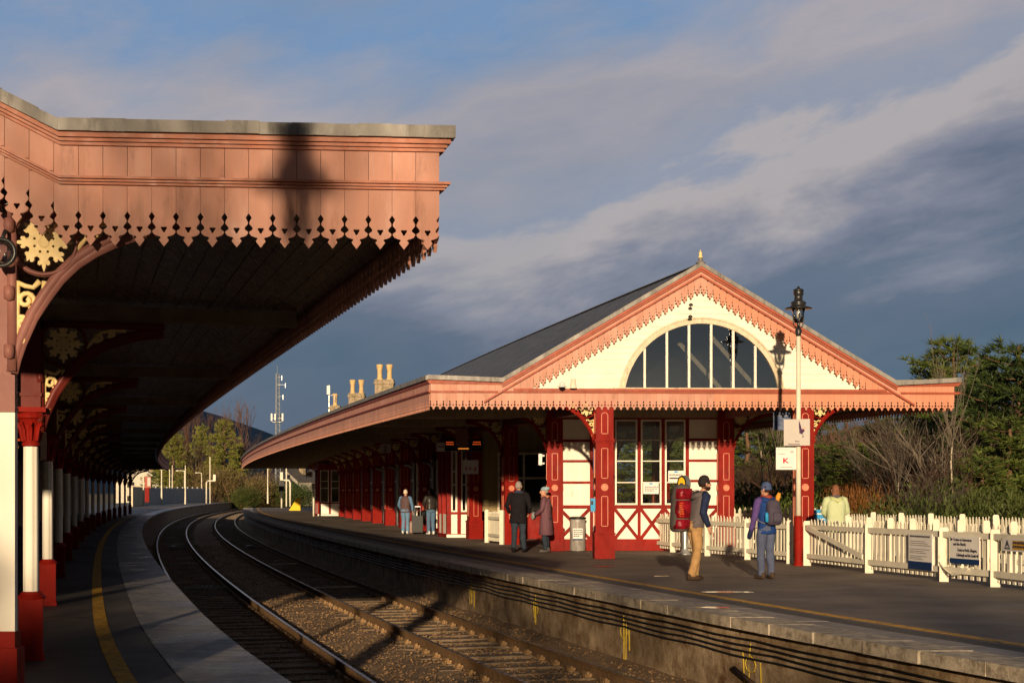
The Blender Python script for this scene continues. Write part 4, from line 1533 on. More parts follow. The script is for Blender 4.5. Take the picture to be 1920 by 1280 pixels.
m = MB(); m.lathe([(.085, 5.04), (.11, 5.2), (.145, 5.34)], n=16); m.build('glass', m_lampglass, t, smooth=True, local=True)
m = MB(); m.lathe([(.02, 5.12), (.045, 5.18), (.045, 5.26), (.02, 5.32)], n=10); m.build('bulb', m_signwhite, t, smooth=True, local=True)


lp2 = copy_tree(t); lp2.location = (-2.13, -2.3, 0); lp2['label'] = 'second white lamp post close behind the viewpoint on the left platform'; tag(t, group='platform lamp posts'); tag(lp2, group='platform lamp posts')


def board(name, label, x0, y0, x1, y1, D, mtl, cat='sign', yaw=0.0, th=.025, group=None):
    c = P((x0 + x1) / 2, (y0 + y1) / 2, D)
    xd = Vector((math.cos(yaw), math.sin(yaw), 0))
    w_, h_ = (x1 - x0) * D / F / math.cos(yaw), (y1 - y0) * D / F
    t = thing(name, label, cat, c, 0, group)
    M_ = frame(c, xd)
    m = MB(); m.box(-w_ / 2, w_ / 2, -h_ / 2, h_ / 2, -th, 0, 0, M_); m.build('board', mtl, t)
    return t, M_, w_, h_, c, xd


t, M_, w_, h_, c, xd = board('station_sign', 'pale grey sign with a purple bird emblem high on the lamp post', 1471, 785.5, 1517, 835, LD - .16, m_signgrey, yaw=-.30, th=.05)
zx = lambda x, y: ((x - 515) / 410 * w_, -(y - 495) / 520 * h_)
m = MB()
for poly, mi in (([(555, 265), (575, 350), (592, 430), (598, 470), (590, 505), (568, 525), (553, 500), (556, 470), (550, 400), (548, 320)], 0),
                 ([(592, 440), (612, 425), (640, 455), (632, 480), (612, 505), (600, 525), (575, 530), (588, 500)], 0),
                 ([(600, 395), (606, 425), (612, 440), (604, 446), (597, 420)], 1), ([(642, 388), (646, 410), (632, 440), (618, 445), (630, 420)], 1),
                 ([(606, 500), (610, 535), (614, 555), (606, 556), (602, 530)], 0), ([(612, 560), (630, 575), (614, 592), (600, 605), (606, 575)], 0)):
    vs, fs = cut([zx(*p) for p in reversed(poly)], [], .004)
    m.add([(x, y, z + .003) for x, y, z in vs], fs, mi, M_)
m_purple = plain('emblem_purple', (.06, .02, .07), .4); m_coral = plain('emblem_coral', (.62, .2, .15), .4)
m.build('emblem', [m_purple, m_coral], t)
m = MB()
for (xx, yy), n_ in ((zx(490, 672), 5), (zx(385, 728), 13)):
    for k in range(n_):
        m.box(xx + k * .018, xx + k * .018 + .011, yy - .012, yy + .012 + (.01 if k == 0 else 0), .001, .003, 0, M_)
m.build('small_print', m_ink, t)
t, M_, w_, h_, c, xd = board('coach_sign', 'square white sign with a crimson letter K on the lamp post', 1455, 838.5, 1493, 880, LD - .12, m_signwhite)
m = MB(); write(m, 'K', .155, c + Z * -.095 + Vector((.0, -.002, 0)), xd, 0, True, .115, bold=.006); m.build('letter', m_inkred, t)
m = MB(); m.box(-.19, .06, .185, .19, .001, .003, 0, M_)
for z, x0, x1 in ((.12, .09, .15), (.14, .09, .15), (.085, -.17, -.02), (-.185, -.12, .13)):
    x = x0
    while x < x1: m.box(x, min(x1, x + .022), z, z + .018, .001, .003, 0, M_); x += .028
m.build('small_print', m_inkpale, t)
t, M_, w_, h_, c, xd = board('platform_sign', 'navy hanging platform sign half hidden behind the lamp post sign', 1450, 772, 1482, 806, 33.6, m_signblue, yaw=-.1)
m = MB(); write(m, 'PLATFORM', .05, c + Z * .12 + Vector((0, -.003, 0)), xd, 0, True, .27); write(m, '3', .2, c + Z * -.13 + Vector((.11, -.003, 0)), xd, 0, True)
m.build('lettering', m_signgrey, t)
m = MB(); m.beam(c + Z * .2, c + Z * .62, .03, .03); m.build('hanger', m_iron, t)

t, M_, w_, h_, c, xd = board('coach_sign', 'white hanging sign with crimson letters H-J beside the glazed bay', 868, 862, 897, 888, 45.5, m_signwhite, yaw=-.1)
m = MB(); write(m, 'H-J', .17, c + Z * -.11 + Vector((0, -.003, 0)), xd, 0, True, .33, bold=.006); m.build('letter', m_inkred, t)
m = MB(); m.beam(c + Z * .2, c + Z * 1.5, .03, .03); m.build('hanger', m_iron, t)
t, M_, w_, h_, c, xd = board('platform_sign', 'dull hanging sign with the number 2 deep under the right canopy', 712, 832, 733, 848.5, 60, m_signgrey, yaw=-.25)
m = MB(); write(m, '2', .32, c + Z * -.12 + Vector((0, -.003, 0)), xd, 0, True, bold=.006); m.build('number', m_ink, t)
m = MB(); m.beam(c + Z * .18, c + Z * .55, .03, .03); m.build('hanger', m_iron, t)
t, M_, w_, h_, c, xd = board('coach_sign', 'salmon lit square hanging sign left of the departures display', 818, 829, 838, 846, 47, m_signwhite, yaw=-.2)
m = MB(); m.box(-w_ * .35, w_ * .35, -.02, .03, .001, .003, 0, M_); m.build('text_line', m_inkpale, t)
m = MB(); m.beam(c + Z * .14, c + Z * .5, .03, .03); m.build('hanger', m_iron, t)
t, M_, w_, h_, c, xd = board('coach_sign', 'small grey hanging sign far along the platform by the end bay', 573, 884, 586, 894, 96, m_signgrey, yaw=-.2)
m = MB(); m.box(-w_ * .3, w_ * .3, -.02, .06, .001, .003, 0, M_); m.build('text_line', m_ink, t)
m = MB(); m.beam(c + Z * .17, c + Z * .9, .04, .04); m.build('hanger', m_iron, t)
led_board('departure_board', 'hanging departures display with amber lines above the glazed bay', P(869, 834, 43), 1.15, .36, (1, -.1, 0),
          [(.24, -.46, -.26, 0), (.06, -.46, -.26, 0), (.24, .26, .46, 0), (.06, .24, .46, 0), (-.30, -.14, .14, 1)])
t, M_, w_, h_, c, xd = board('hanging_banner', 'dull reddish hanging panel in front of the departures display', 854, 802, 878, 836, 42, m_brown, yaw=-.1)
m = MB()
for dx in (-.12, .12): m.beam(c + Vector((dx, 0, .26)), c + Vector((dx, 0, .62)), .02, .02)
m.build('hanger', m_iron, t)

# notices in the windows
t, M_, w_, h_, c, xd = board('window_notice', 'white notice headed ENTRANCE in the right hand window', 1253, 882, 1282, 903, 37.19, m_signwhite, 'notice', th=.006)
m = MB(); write(m, 'ENTRANCE', .07, c + Vector((0, -.002, .012)), xd, 0, True, .34, bold=.002); m.box(-.17, .17, -.07, -.03, .001, .003, 0, M_); m.build('lettering', m_ink, t)
m = MB(); m.lathe([(.0, 0), (.035, 0), (.035, .003), (0, .003)], (0, 0, 0), 12, 0, M_ @ Matrix.Translation((0, .115, .001)) @ Matrix.Diagonal((1.6, .6, 1, 1))); m.build('oval_mark', m_signcyan, t)
t, M_, w_, h_, c, xd = board('window_notice', 'white notice with small lines in the middle window', 1206, 903.5, 1235, 925.5, 37.19, m_signwhite, 'notice', th=.006)
m = MB()
for z in (.02, -.03, -.08):
    x = -.16
    while x < (.16 if z > -.08 else .05): w2 = random.uniform(.02, .05); m.box(x, x + w2, z, z + .022, .001, .003, 0, M_); x += w2 + .012
m.build('small_print', m_ink, t)
m = MB(); m.lathe([(.0, 0), (.035, 0), (.035, .003), (0, .003)], (0, 0, 0), 12, 0, M_ @ Matrix.Translation((0, .115, .001)) @ Matrix.Diagonal((1.6, .6, 1, 1))); m.build('oval_mark', m_signcyan, t)

# litter bin, phone box, cameras, ticket reader
bc = P(1083, 1031, 36.7); bc.z = 0
t = thing('litter_bin', 'grey clear-sack litter bin with black rim and white notice', 'bin', bc)
m = MB()
n = 20
for i, (r_, z) in enumerate([(.20, .02), (.205, .15), (.2, .35), (.205, .6), (.2, .84)]):
    for k in range(n):
        a = 2 * math.pi * k / n; rr = r_ * (1 + .045 * noise.noise(Vector((math.cos(a) * 2, math.sin(a) * 2, z * 4))))
        m.v.append(Vector((rr * math.cos(a), rr * math.sin(a), z)))
for i in range(4):
    for k in range(n): m.f.append((i * n + k, i * n + (k + 1) % n, (i + 1) * n + (k + 1) % n, (i + 1) * n + k)); m.m.append(0)
m_sack = mat('clear_sack', (.30, .27, .24), .25, .35, 6, (1, 1, .5), bump=.5, bscale=12)
m.build('sack', m_sack, t, smooth=True, local=True)
m = MB(); m.lathe([(.20, .83), (.225, .84), (.225, .88), (.15, .90), (.0, .89)], n=20); m.lathe([(.19, 0), (.19, .03), (0, .03)], n=20); m.build('rim', m_black, t, local=True)
m = MB(); m.box(-.13, .12, -.222, -.214, .30, .60); nt_ = m.build('notice', m_signwhite, t, local=True)
m = MB()
for z in (.54, .49, .44, .39):
    x = -.11
    while x < (.1 if z > .4 else 0): w2 = random.uniform(.02, .05); m.box(x, x + w2, -.225, -.2225, z, z + .025); x += w2 + .012
m.build('small_print', m_ink, nt_, local=True)
m = MB(); m.box(-.13, .12, -.226, -.2235, .30, .335); m.build('blue_band', m_signblue, nt_, local=True)

c = P(1112, 944.5, 32.62)
t = thing('help_point', 'blue box fixed to the left side of the front pillar', 'phone box', c)
m = MB(); m.cbox((0, .12, 0), .11, .16, .26); m.cbox((0, .12, -.15), .09, .13, .05); m.build('case', m_signcyan, t, local=True)
m = MB(); m.cbox((-.02, .035, .03), .05, .01, .09); m.build('handset', m_black, t, local=True)
c = P(1013, 861, 36.9)
t = thing('loudspeaker', 'small white loudspeaker fixed beside the corner pillar', 'loudspeaker', c)
m = MB(); m.cbox((0, 0, 0), .09, .10, .29); m.cbox((.05, .06, .1), .12, .04, .04); m.cbox((.05, .06, -.1), .12, .04, .04); m.build('case', m_signwhite, t, local=True)
c = P(1054, 724, 32.35)
t = thing('dome_camera', 'white dome camera at the left foot of the gable', 'camera', c)
m = MB(); m.lathe([(.02, .10), (.06, .08), (.06, .03), (.10, .0), (.10, -.02), (.0, -.02)], n=16); m.box(-.03, .03, 0, .3, .05, .1); m.build('housing', m_signwhite, t, local=True)
m = MB(); m.lathe([(.0, -.085), (.045, -.07), (.075, -.035), (.08, -.02)], n=16); m.build('dome', m_black, t, smooth=True, local=True)
c = P(1075, 719, 32.4)
t = thing('box_camera', 'cream box shaped camera beside the dome camera', 'camera', c)
m = MB(); m.lathe([(.085, -.11), (.08, -.09), (.055, .08), (.045, .11), (0, .11)], n=14); m.box(-.03, .03, 0, .26, -.03, .04); m.build('case', m_white, t, local=True)
m = MB(); m.lathe([(.0, -.112), (.07, -.112), (.085, -.111)], n=14); m.build('lens', m_black, t, local=True)

c = P(1284, 1039, 34.9); c.z = 0
t = thing('ticket_reader', 'grey ticket reader post with an oval yellow face', 'ticket reader', c)
m = MB(); m.lathe([(.17, 0), (.16, .02), (.09, .08), (.065, .16), (.06, 1.15), (.07, 1.3)], n=14); m.build('stem', m_steel, t, smooth=True, local=True)
ov = [(.13 * math.cos(a), .22 * math.sin(a)) for a in rng(0, 2 * math.pi * 23 / 24, 24)]
vs, fs = cut(ov, [], .22)
Mx = frame(Vector((-.02, 0, 1.72)), (.8, -.55, 0))
m = MB(); m.add(vs, fs, 0, Mx); m.box(-.06, .06, -.4, -.2, -.08, .06, 0, Mx); m.build('head', m_steel, t, local=True)
m = MB(); vs, fs = cut([(x * .98, y * .98) for x, y in ov], [], .01); m.add([(x, y, z + .117) for x, y, z in vs], fs, 0, Mx); m.build('bezel', m_black, t, local=True)
m = MB(); vs, fs = cut([(x * .72, y * .78) for x, y in ov], [], .01); m.add([(x, y, z + .124) for x, y, z in vs], fs, 0, Mx)
m.build('face', plain('reader_yellow', (.75, .45, .02), .4), t, local=True)
m = MB(); m.box(-.05, .05, -.01, .03, .13, .133, 0, Mx); m.build('marking', m_ink, t, local=True)

t, M_, w_, h_, c, xd = board('railway_sign', 'bright blue sign with white letters behind the picket gate', 1522, 955, 1552, 1000, 33.5, m_signcyan)
m = MB(); write(m, 'THE', .2, c + Vector((-.03, -.003, -.06)), xd, 0, True, .3, bold=.006)
m.box(-.14, .1, .17, .2, .001, .003, 0, M_); m.build('lettering', m_signwhite, t)
m = MB(); m.beam(c + Vector((-.1, .05, -.2)), Vector((c.x - .1, c.y + .05, 0)), .05, .05); m.beam(c + Vector((.1, .05, -.2)), Vector((c.x + .1, c.y + .05, 0)), .05, .05); m.build('leg', m_white, t)

# luggage, trolley, posts on the right platform
c = P(783, 998, 52); c.z = 0
t = thing('suitcase', 'dark grey upright suitcase between the waiting couple', 'suitcase', c)
m = MB(); m.box(-.2, .2, -.13, .13, .06, .66); m.box(-.18, .18, -.145, .145, .1, .62); m.build('shell', m_black, t, local=True)
m = MB()
for x in (-.1, .1): m.tube([(x, .05, .66), (x, .05, 1.0)], .012, 5)
m.tube([(-.1, .05, 1.0), (.1, .05, 1.0)], .016, 5); m.build('handle', m_steel, t, local=True)
for x in (-.15, .15):
    m = MB(); m.tube([(x - .02, 0, .04), (x + .02, 0, .04)], .04, 8); m.build('wheel', m_black, t, local=True)
c = P(772, 998, 52.5); c.z = 0
t = thing('travel_bag', 'pale pinkish bag standing beside the dark suitcase', 'bag', c)
m = MB()
m.tube([(0, 0, .02), (0, 0, .1), (0, 0, .3), (0, 0, .42), (0, 0, .46)], [(.1, .08), (.15, .12), (.15, .12), (.13, .09), (.06, .04)], 12)
m.build('body', mat('bag_cloth', (.36, .24, .2), .8, .3, 9), t, smooth=True, local=True)
m = MB(); m.tube([(-.08, 0, .44), (-.05, 0, .56), (.05, 0, .56), (.08, 0, .44)], .012, 5); m.build('handle', m_black, t, local=True)
c = P(797, 998, 53); c.z = 0
t = thing('luggage_trolley', 'red tubular luggage trolley leaning by the waiting couple', 'trolley', c)
m = MB()
for x in (-.15, .15): m.tube([(x, -.3, .06), (x, 0, .05), (x + .02, .1, .6), (x + .03, .2, 1.05)], .022, 6)
for y, z in ((-.3, .06), (0, .05), (.07, .4), (.13, .75), (.2, 1.05)): m.tube([(-.15, y, z), (.17, y, z)], .018, 6)
m.build('frame', m_red, t, smooth=True, local=True)
for x in (-.17, .17):
    m = MB(); m.tube([(x - .02, .02, .08), (x + .02, .02, .08)], .08, 12); m.build('wheel', m_black, t, local=True)
m = MB(); m.tube([(-.12, .05, .35), (-.05, -.02, .75), (.1, .05, .9)], [.1, .12, .06], 8); m.build('rucksack', m_black, t, smooth=True, local=True)


def signpost(name, label, px, py, D, top, bw, bh, mtl, pole=m_white, cat='signal', lean=None):
    p = P(px, py, D); p.z = max(0, 0)
    t = thing(name, label, cat, p)
    zt = P(px, top, D).z
    m = MB(); m.tube([(0, 0, 0), (0, 0, zt)], .05 * D / 90 + .01, 8); m.build('pole', pole, t, smooth=True, local=True)
    m = MB(); m.cbox((0, -.08, zt - bh / 2), bw, .12, bh); m.build('head', mtl, t, local=True)
    return t, zt


signpost('platform_signal', 'white post with a black signal head near the far platform end', 528, 952, 136, 900, .5, 1.0, m_black)
signpost('marker_post', 'white post with a pale plate in front of the far glazed bay', 588, 967, 90, 905, .22, .42, m_signgrey, cat='post')
c = P(553, 951, 118); c.z = 0
t = thing('grit_bin', 'bright yellow wedge shaped grit bin at the far end of the building', 'bin', c)
m = MB(); m.add([(-.5, 0, 0), (.45, 0, 0), (.45, 0, 1.0), (.1, 0, .95), (-.5, .6, 0), (.45, .6, 0), (.45, .6, 1.0), (.1, .6, .95)], [(0, 1, 2, 3), (7, 6, 5, 4), (0, 4, 5, 1), (1, 5, 6, 2), (2, 6, 7, 3), (3, 7, 4, 0)])
m.build('tub', plain('grit_yellow', (.8, .5, .01), .5), t, local=True)
m = MB(); m.box(.08, .5, -.03, .63, .97, 1.03); m.build('lid', plain('grit_lid', (.7, .42, .01), .5), t, local=True)

# puddles on the right platform
m_puddle = plain('puddle_water', (.03, .025, .02), .12)
m_puddle.node_tree.nodes['Principled BSDF'].inputs['Specular IOR Level'].default_value = .5
for i, (px, py, a_, b_, lb_) in enumerate(((1372, 1110, .42, .09, 'long bright puddle on the asphalt beside the yellow line'), (1240, 1080, .14, .05, 'small puddle on the asphalt left of the bearded person'), (1338, 1139, .22, .05, 'small puddle on the paving at the platform edge'), (1130, 1062, .25, .05, 'thin wet patch on the asphalt in front of the front pillar'))):
    D = GD(py); c = P(px, py, D)
    ring = []
    for k in range(28):
        a = 2 * math.pi * k / 28
        r_ = 1 + .35 * noise.noise(Vector((math.cos(a) * 1.6, math.sin(a) * 1.6, i * 7.3))) + .12 * noise.noise(Vector((math.cos(a) * 5, math.sin(a) * 5, i * 3)))
        ring.append(Vector((c.x + a_ * r_ * math.cos(a) - .25 * b_ * r_ * math.sin(a), c.y + 2.2 * b_ * r_ * math.sin(a), .0075)))
    m = MB(); m.add(ring, [tuple(range(28))])
    o = m.build('puddle', m_puddle, fix=False); tag(o, lb_, 'puddle', 'puddles on the right platform')

# ------------------------------------------------------------------ people
m_skin = mat('skin', (.55, .30, .20), .55, .1, 20)
m_dark_eye = plain('eye_dark', (.03, .02, .02), .3)


def skin_body(nodes, edges, name):
    me = bpy.data.meshes.new(name)
    bm = bmesh.new()
    lay = bm.verts.layers.skin.verify()
    vs = []
    for i, (p, r) in enumerate(nodes):
        v = bm.verts.new(p); v[lay].radius = (r, r); v[lay].use_root = (i == 0); vs.append(v)
    for a, b in edges: bm.edges.new((vs[a], vs[b]))
    bm.to_mesh(me); bm.free()
    ob = bpy.data.objects.new(name, me); COL.objects.link(ob)
    ob.modifiers.new('skin', 'SKIN'); sb = ob.modifiers.new('sub', 'SUBSURF'); sb.levels = 1; sb.render_levels = 1
    dg = bpy.context.evaluated_depsgraph_get()
    ev = bpy.data.meshes.new_from_object(ob.evaluated_get(dg))
    v = [tuple(x.co) for x in ev.vertices]; f = [tuple(p.vertices) for p in ev.polygons]
    bpy.data.objects.remove(ob)
    return v, f


def wrinkle(mb, amp, sc, seed):
    for i, v in enumerate(mb.v):
        q = v * sc + Vector((seed, seed * 1.7, 0))
        mb.v[i] = v + Vector((noise.noise(q), noise.noise(q + Vector((31, 0, 0))), .5 * noise.noise(q + Vector((0, 57, 0))))) * amp


def rings(mb, rs, n=16, mi=0):                  # elliptical rings (x, y, z, rx, ry)
    b = len(mb.v)
    for x, y, z, rx, ry in rs:
        for k in range(n):
            a = 2 * math.pi * k / n
            ca, sa = math.cos(a), math.sin(a)
            e = .8
            mb.v.append(Vector((x + rx * math.copysign(abs(ca) ** e, ca), y + ry * math.copysign(abs(sa) ** e, sa), z)))
    for i in range(len(rs) - 1):
        for k in range(n):
            k2 = (k + 1) % n
            mb.f.append((b + i * n + k, b + i * n + k2, b + (i + 1) * n + k2, b + (i + 1) * n + k)); mb.m.append(mi)
    mb.f.append(tuple(b + k for k in reversed(range(n)))); mb.m.append(mi)
    mb.f.append(tuple(b + (len(rs) - 1) * n + k for k in range(n))); mb.m.append(mi)


def lerp(a, b, f): return Vector(a) + (Vector(b) - Vector(a)) * f


def person(label, loc, rz, H, jacket, trousers, shoe, lean=.02, hem=.86, arms=None, legs=None, yaw=0.0, nod=0.0, girth=1.0, sleeve=None, glove=None, flare=1.0,
           hair=None, hairtype=None, hat=None, hattype='beanie', quilt=0, beard=None, hood=None, scarf=None, seed=1.0):
    k = H / 1.78
    t = thing('person', label, 'person', loc, rz, None)
    t.scale = (k, k, k)
    lg = legs or {}
    hipz = .93
    L = {}
    for s, nm in ((-1, 'L'), (1, 'R')):
        dy, dx = lg.get(nm, (0.0, 0.0))
        L[nm] = [Vector((s * .085, 0, hipz)), Vector((s * (.09 + dx * .5), dy * .5 + .035 + lg.get('bend', 0) * .5, .49)), Vector((s * (.095 + dx), dy - .01, .085)), Vector((s * (.12 + dx), dy + .17, .03))]
    A = {}
    for s, nm in ((-1, 'L'), (1, 'R')):
        e, w_ = (arms or {}).get(nm, ((.24, -.03, 1.14), (.245, .06, .90)))
        A[nm] = [Vector((s * .185, lean, 1.44)), Vector((s * e[0], e[1] + lean, e[2])), Vector((s * w_[0], w_[1] + lean * .7, w_[2]))]
    nodes = [((0, 0, .95), .13), ((0, lean * .4, 1.15), .12), ((0, lean * .9, 1.38), .12), ((0, lean * 1.2, 1.50), .058), ((0, lean * 1.5 + .01, 1.585), .055)]
    edges = [(0, 1), (1, 2), (2, 3), (3, 4)]
    for nm in 'LR':
        b = len(nodes)
        nodes += [(tuple(A[nm][0]), .06), (tuple(A[nm][1]), .042), (tuple(A[nm][2]), .028)]
        edges += [(2, b), (b, b + 1), (b + 1, b + 2)]
        b = len(nodes)
        nodes += [(tuple(L[nm][0]), .085), (tuple(L[nm][1]), .055), (tuple(L[nm][2]), .04), (tuple(L[nm][3]), .03)]
        edges += [(0, b), (b, b + 1), (b + 1, b + 2), (b + 2, b + 3)]
    mb = MB()
    v, f = skin_body(nodes, edges, 'body'); mb.add(v, f, 0)
    hy = lean * 1.5 + .012
    MH = Matrix.Translation((0, hy, 1.545)) @ Matrix.Rotation(yaw, 4, 'Z') @ Matrix.Rotation(-nod, 4, 'X')

    def hd(fn):
        m2 = MB(); fn(m2)
        return [MH @ p for p in m2.v], m2.f, m2.m
    HR = [(0, .05, .0, .028, .03), (0, .035, .02, .05, .06), (0, .02, .055, .063, .083), (0, .008, .10, .071, .093), (0, 0, .15, .074, .096), (0, -.004, .19, .066, .086), (0, -.006, .22, .045, .06), (0, -.006, .234, .015, .02)]
    m2 = MB(); rings(m2, HR, 16)
    m2.tube([(0, .092, .145), (0, .105, .115), (0, .122, .085), (0, .10, .072)], [.008, .012, .017, .012], 6)
    for s in (-1, 1):
        m2.tube([(s * .068, -.005, .07), (s * .08, -.012, .10), (s * .078, -.015, .135)], [(.008, .014), (.012, .022), (.008, .016)], 6)
    m2.tube([(-.022, .086, .045), (0, .094, .046), (.022, .086, .045)], .006, 5)
    mb.add([MH @ p for p in m2.v], m2.f, 0)
    # hands: palm, four fingers, thumb
    for s, nm in ((-1, 'L'), (1, 'R')):
        w_, e = A[nm][2], A[nm][1]
        d = (w_ - e).normalized()
        side = Vector((0, 1, 0)) - d * d.y
        side = side.normalized() if side.length > .1 else Vector((1, 0, 0))
        inn = d.cross(side) * s
        if inn.x * s > 0: inn = -inn
        mb.tube([w_ - d * .02, w_ + d * .03, w_ + d * .085, w_ + d * .095], [(.026, .02), (.038, .018), (.040, .015), (.03, .01)], 10, 0, up=side)
        for j, (oy, ln) in enumerate(((.03, .068), (.01, .078), (-.01, .072), (-.029, .055))):
            b0 = w_ + d * .085 + side * oy
            mb.tube([b0, b0 + d * ln * .45 + inn * .008, b0 + d * ln * .8 + inn * .024, b0 + d * ln + inn * .04], [.0095, .009, .008, .006], 6)
        b0 = w_ + d * .02 + side * .035
        mb.tube([b0, b0 + d * .03 + side * .022 + inn * .008, b0 + d * .062 + side * .025 + inn * .02], [.011, .010, .007], 6)
    body = mb.build('body', m_skin if not glove else [m_skin], t, smooth=True, local=True)
    mb = MB()
    for s in (-1, 1):
        m2 = MB(); m2.tube([(s * .030, .086, .118), (s * .030, .096, .118)], [.010, .004], 6); mb.add([MH @ p for p in m2.v], m2.f)
    mb.build('eyes', m_dark_eye, body, local=True)
    if glove:
        mb = MB()
        for s, nm in ((-1, 'L'), (1, 'R')):
            w_, e = A[nm][2], A[nm][1]; d = (w_ - e).normalized()
            mb = MB(); mb.tube([w_ - d * .03, w_ + d * .03, w_ + d * .10, w_ + d * .165, w_ + d * .18], [.042, .046, .048, .036, .012], 10)
            mb.tube([w_ + d * .03 + Vector((0, .03, 0)), w_ + d * .08 + Vector((0, .06, 0))], [.018, .014], 6)
            mb.build('glove', glove, t, smooth=True, local=True)
    # trousers
    mb = MB()
    rings(mb, [(0, 0, .84, .155 * girth, .115 * girth), (0, -.01, .92, .17 * girth, .13 * girth), (0, 0, 1.02, .155 * girth, .115 * girth)], 16)
    for nm in 'LR':
        h, kn, an, toe = L[nm]
        pts = [h + Z * -.02, lerp(h, kn, .35), lerp(h, kn, .75), kn, lerp(kn, an, .3), lerp(kn, an, .65), lerp(kn, an, .92), an + Vector((0, .01, -.015))]
        pts = [p + Vector((0, .006 * math.sin(i * 2.4 + seed), 0)) for i, p in enumerate(pts)]
        mb.tube(pts, [.105 * girth, .10 * girth, .083, .074, .076, .07, .068, .07], 14)
    wrinkle(mb, .019, 8, seed)
    mb.build('trousers', trousers, t, smooth=True, local=True)
    for nm in 'LR':
        h, kn, an, toe = L[nm]
        mb = MB(); fx = (toe - an); fx.z = 0; fx.normalize()
        b0 = Vector((an.x, an.y, 0)) - fx * .06
        mb.tube([b0 + Z * .05 - fx * .015, b0 + Z * .055 + fx * .02, b0 + Z * .06 + fx * .08, b0 + Z * .045 + fx * .16, b0 + Z * .036 + fx * .22, b0 + Z * .03 + fx * .245],
                [(.03, .03), (.04, .05), (.042, .058), (.046, .043), (.042, .034), (.02, .018)], 12, up=Vector((-fx.y, fx.x, 0)))
        mb.tube([b0 + Z * .05 + fx * .045, b0 + Z * .13 + fx * .04], [.05, .052], 10)
        mb.build('shoe', shoe, t, smooth=True, local=True)
    # jacket
    mb = MB()
    hz = hem
    ch = .185 * girth
    prof = [(hz, .175 * girth * flare, .135 * girth * flare), (hz + .02, .18 * girth * flare, .14 * girth * flare), ((hz + 1.1) / 2, .172 * girth * (flare + 1) / 2, .132 * girth * (flare + 1) / 2), (1.1, .17 * girth, .128 * girth),
            (1.22, .178 * girth, .132 * girth), (1.34, ch * 1.02, .135 * girth), (1.43, ch, .118 * girth), (1.475, .15, .095), (1.505, .095, .08), (1.535, .075, .075)]
    rs = []
    for z, rx, ry in prof:
        f = max(0, min(1, (z - .95) / .5))
        rs.append((0, lean * f * 1.05, z, rx, ry))
    if quilt:
        rs2 = []
        for i in range(len(rs) - 1):
            n = max(1, int((rs[i + 1][2] - rs[i][2]) / .022))
            for q in range(n): rs2.append(tuple(a + (b - a) * q / n for a, b in zip(rs[i], rs[i + 1])))
        rs = [(x, y, z, rx * (1 + quilt * (.02 if int(z / .022) % 2 else -.02)), ry * (1 + quilt * (.03 if int(z / .022) % 2 else -.03))) for x, y, z, rx, ry in rs2] + [rs[-1]]
    rings(mb, rs, 18)
    sl_ = mb if sleeve is None else MB()
    for s, nm in ((-1, 'L'), (1, 'R')):
        a0, e, w_ = A[nm]
        pts = [a0 + Vector((-s * .06, 0, .03)), a0 + Vector((0, 0, .0)), lerp(a0, e, .35), lerp(a0, e, .75), e, lerp(e, w_, .3), lerp(e, w_, .7), lerp(e, w_, 1.0)]
        sl_.tube(pts, [.07, .078 * girth, .072 * girth, .064, .06, .058, .052, .047], 12)
    wrinkle(mb, .016, 8, seed + 4)
    jk = mb.build('jacket', jacket, t, smooth=True, local=True)
    if sleeve is not None:
        wrinkle(sl_, .008, 9, seed); sl_.build('sleeves', sleeve, jk, smooth=True, local=True)
    if hood:
        mb = MB(); mb.tube([(-.11, lean + .02, 1.50), (-.10, lean - .08, 1.47), (0, lean - .13, 1.43), (.10, lean - .08, 1.47), (.11, lean + .02, 1.50)], [(.04, .04), (.06, .05), (.075, .055), (.06, .05), (.04, .04)], 10)
        mb.build('hood', hood, jk, smooth=True, local=True)
    if scarf:
        mb = MB(); mb.tube([(.085 * math.cos(a), lean * 1.3 + .085 * math.sin(a), 1.515 + .012 * math.sin(a * 3)) for a in rng(0, 6.28, 14)], .038, 8, caps=False)
        mb.build('scarf', scarf, t, smooth=True, local=True)
    if hair:
        m2 = MB()
        if hairtype == 'long':
            rings(m2, [(0, -.075, -.16, .05, .03), (0, -.07, -.10, .085, .045), (0, -.05, 0, .092, .06), (0, -.03, .08, .088, .075), (0, -.012, .15, .083, .094), (0, -.01, .2, .074, .09), (0, -.008, .235, .045, .055), (0, -.008, .247, .01, .015)], 16)
        else:
            rings(m2, [(0, -.045, .06, .062, .05), (0, -.03, .10, .078, .075), (0, -.014, .14, .081, .09), (0, -.008, .19, .074, .090), (0, -.006, .225, .053, .064), (0, -.006, .243, .016, .02)], 16)
        mm = MB(); mm.add([MH @ p for p in m2.v], m2.f); wrinkle(mm, .008, 26, seed)
        mm.build('hair', hair, t, smooth=True, local=True)
    if hat:
        m2 = MB()
        if hattype == 'beret':
            rings(m2, [(0, -.015, .14, .083, .10), (0, -.02, .16, .10, .115), (0, -.03, .19, .112, .125), (0, -.035, .225, .09, .10), (0, -.03, .245, .03, .04)], 16)
        else:
            rings(m2, [(0, -.012, .105, .081, .098), (0, -.012, .115, .086, .106), (0, -.012, .145, .086, .106), (0, -.012, .15, .081, .101), (0, -.01, .20, .075, .093), (0, -.008, .24, .055, .068), (0, -.006, .262, .02, .025)], 16)
        mm = MB(); mm.add([MH @ p for p in m2.v], m2.f); wrinkle(mm, .005, 20, seed)
        mm.build('hat', hat, t, smooth=True, local=True)
    if beard:
        m2 = MB(); rings(m2, [(0, .045, -.015, .03, .03), (0, .038, .01, .054, .062), (0, .026, .045, .066, .082), (0, .012, .06, .064, .07)], 14)
        mm = MB(); mm.add([MH @ p for p in m2.v], m2.f); mm.build('beard', beard, t, smooth=True, local=True)
    return t


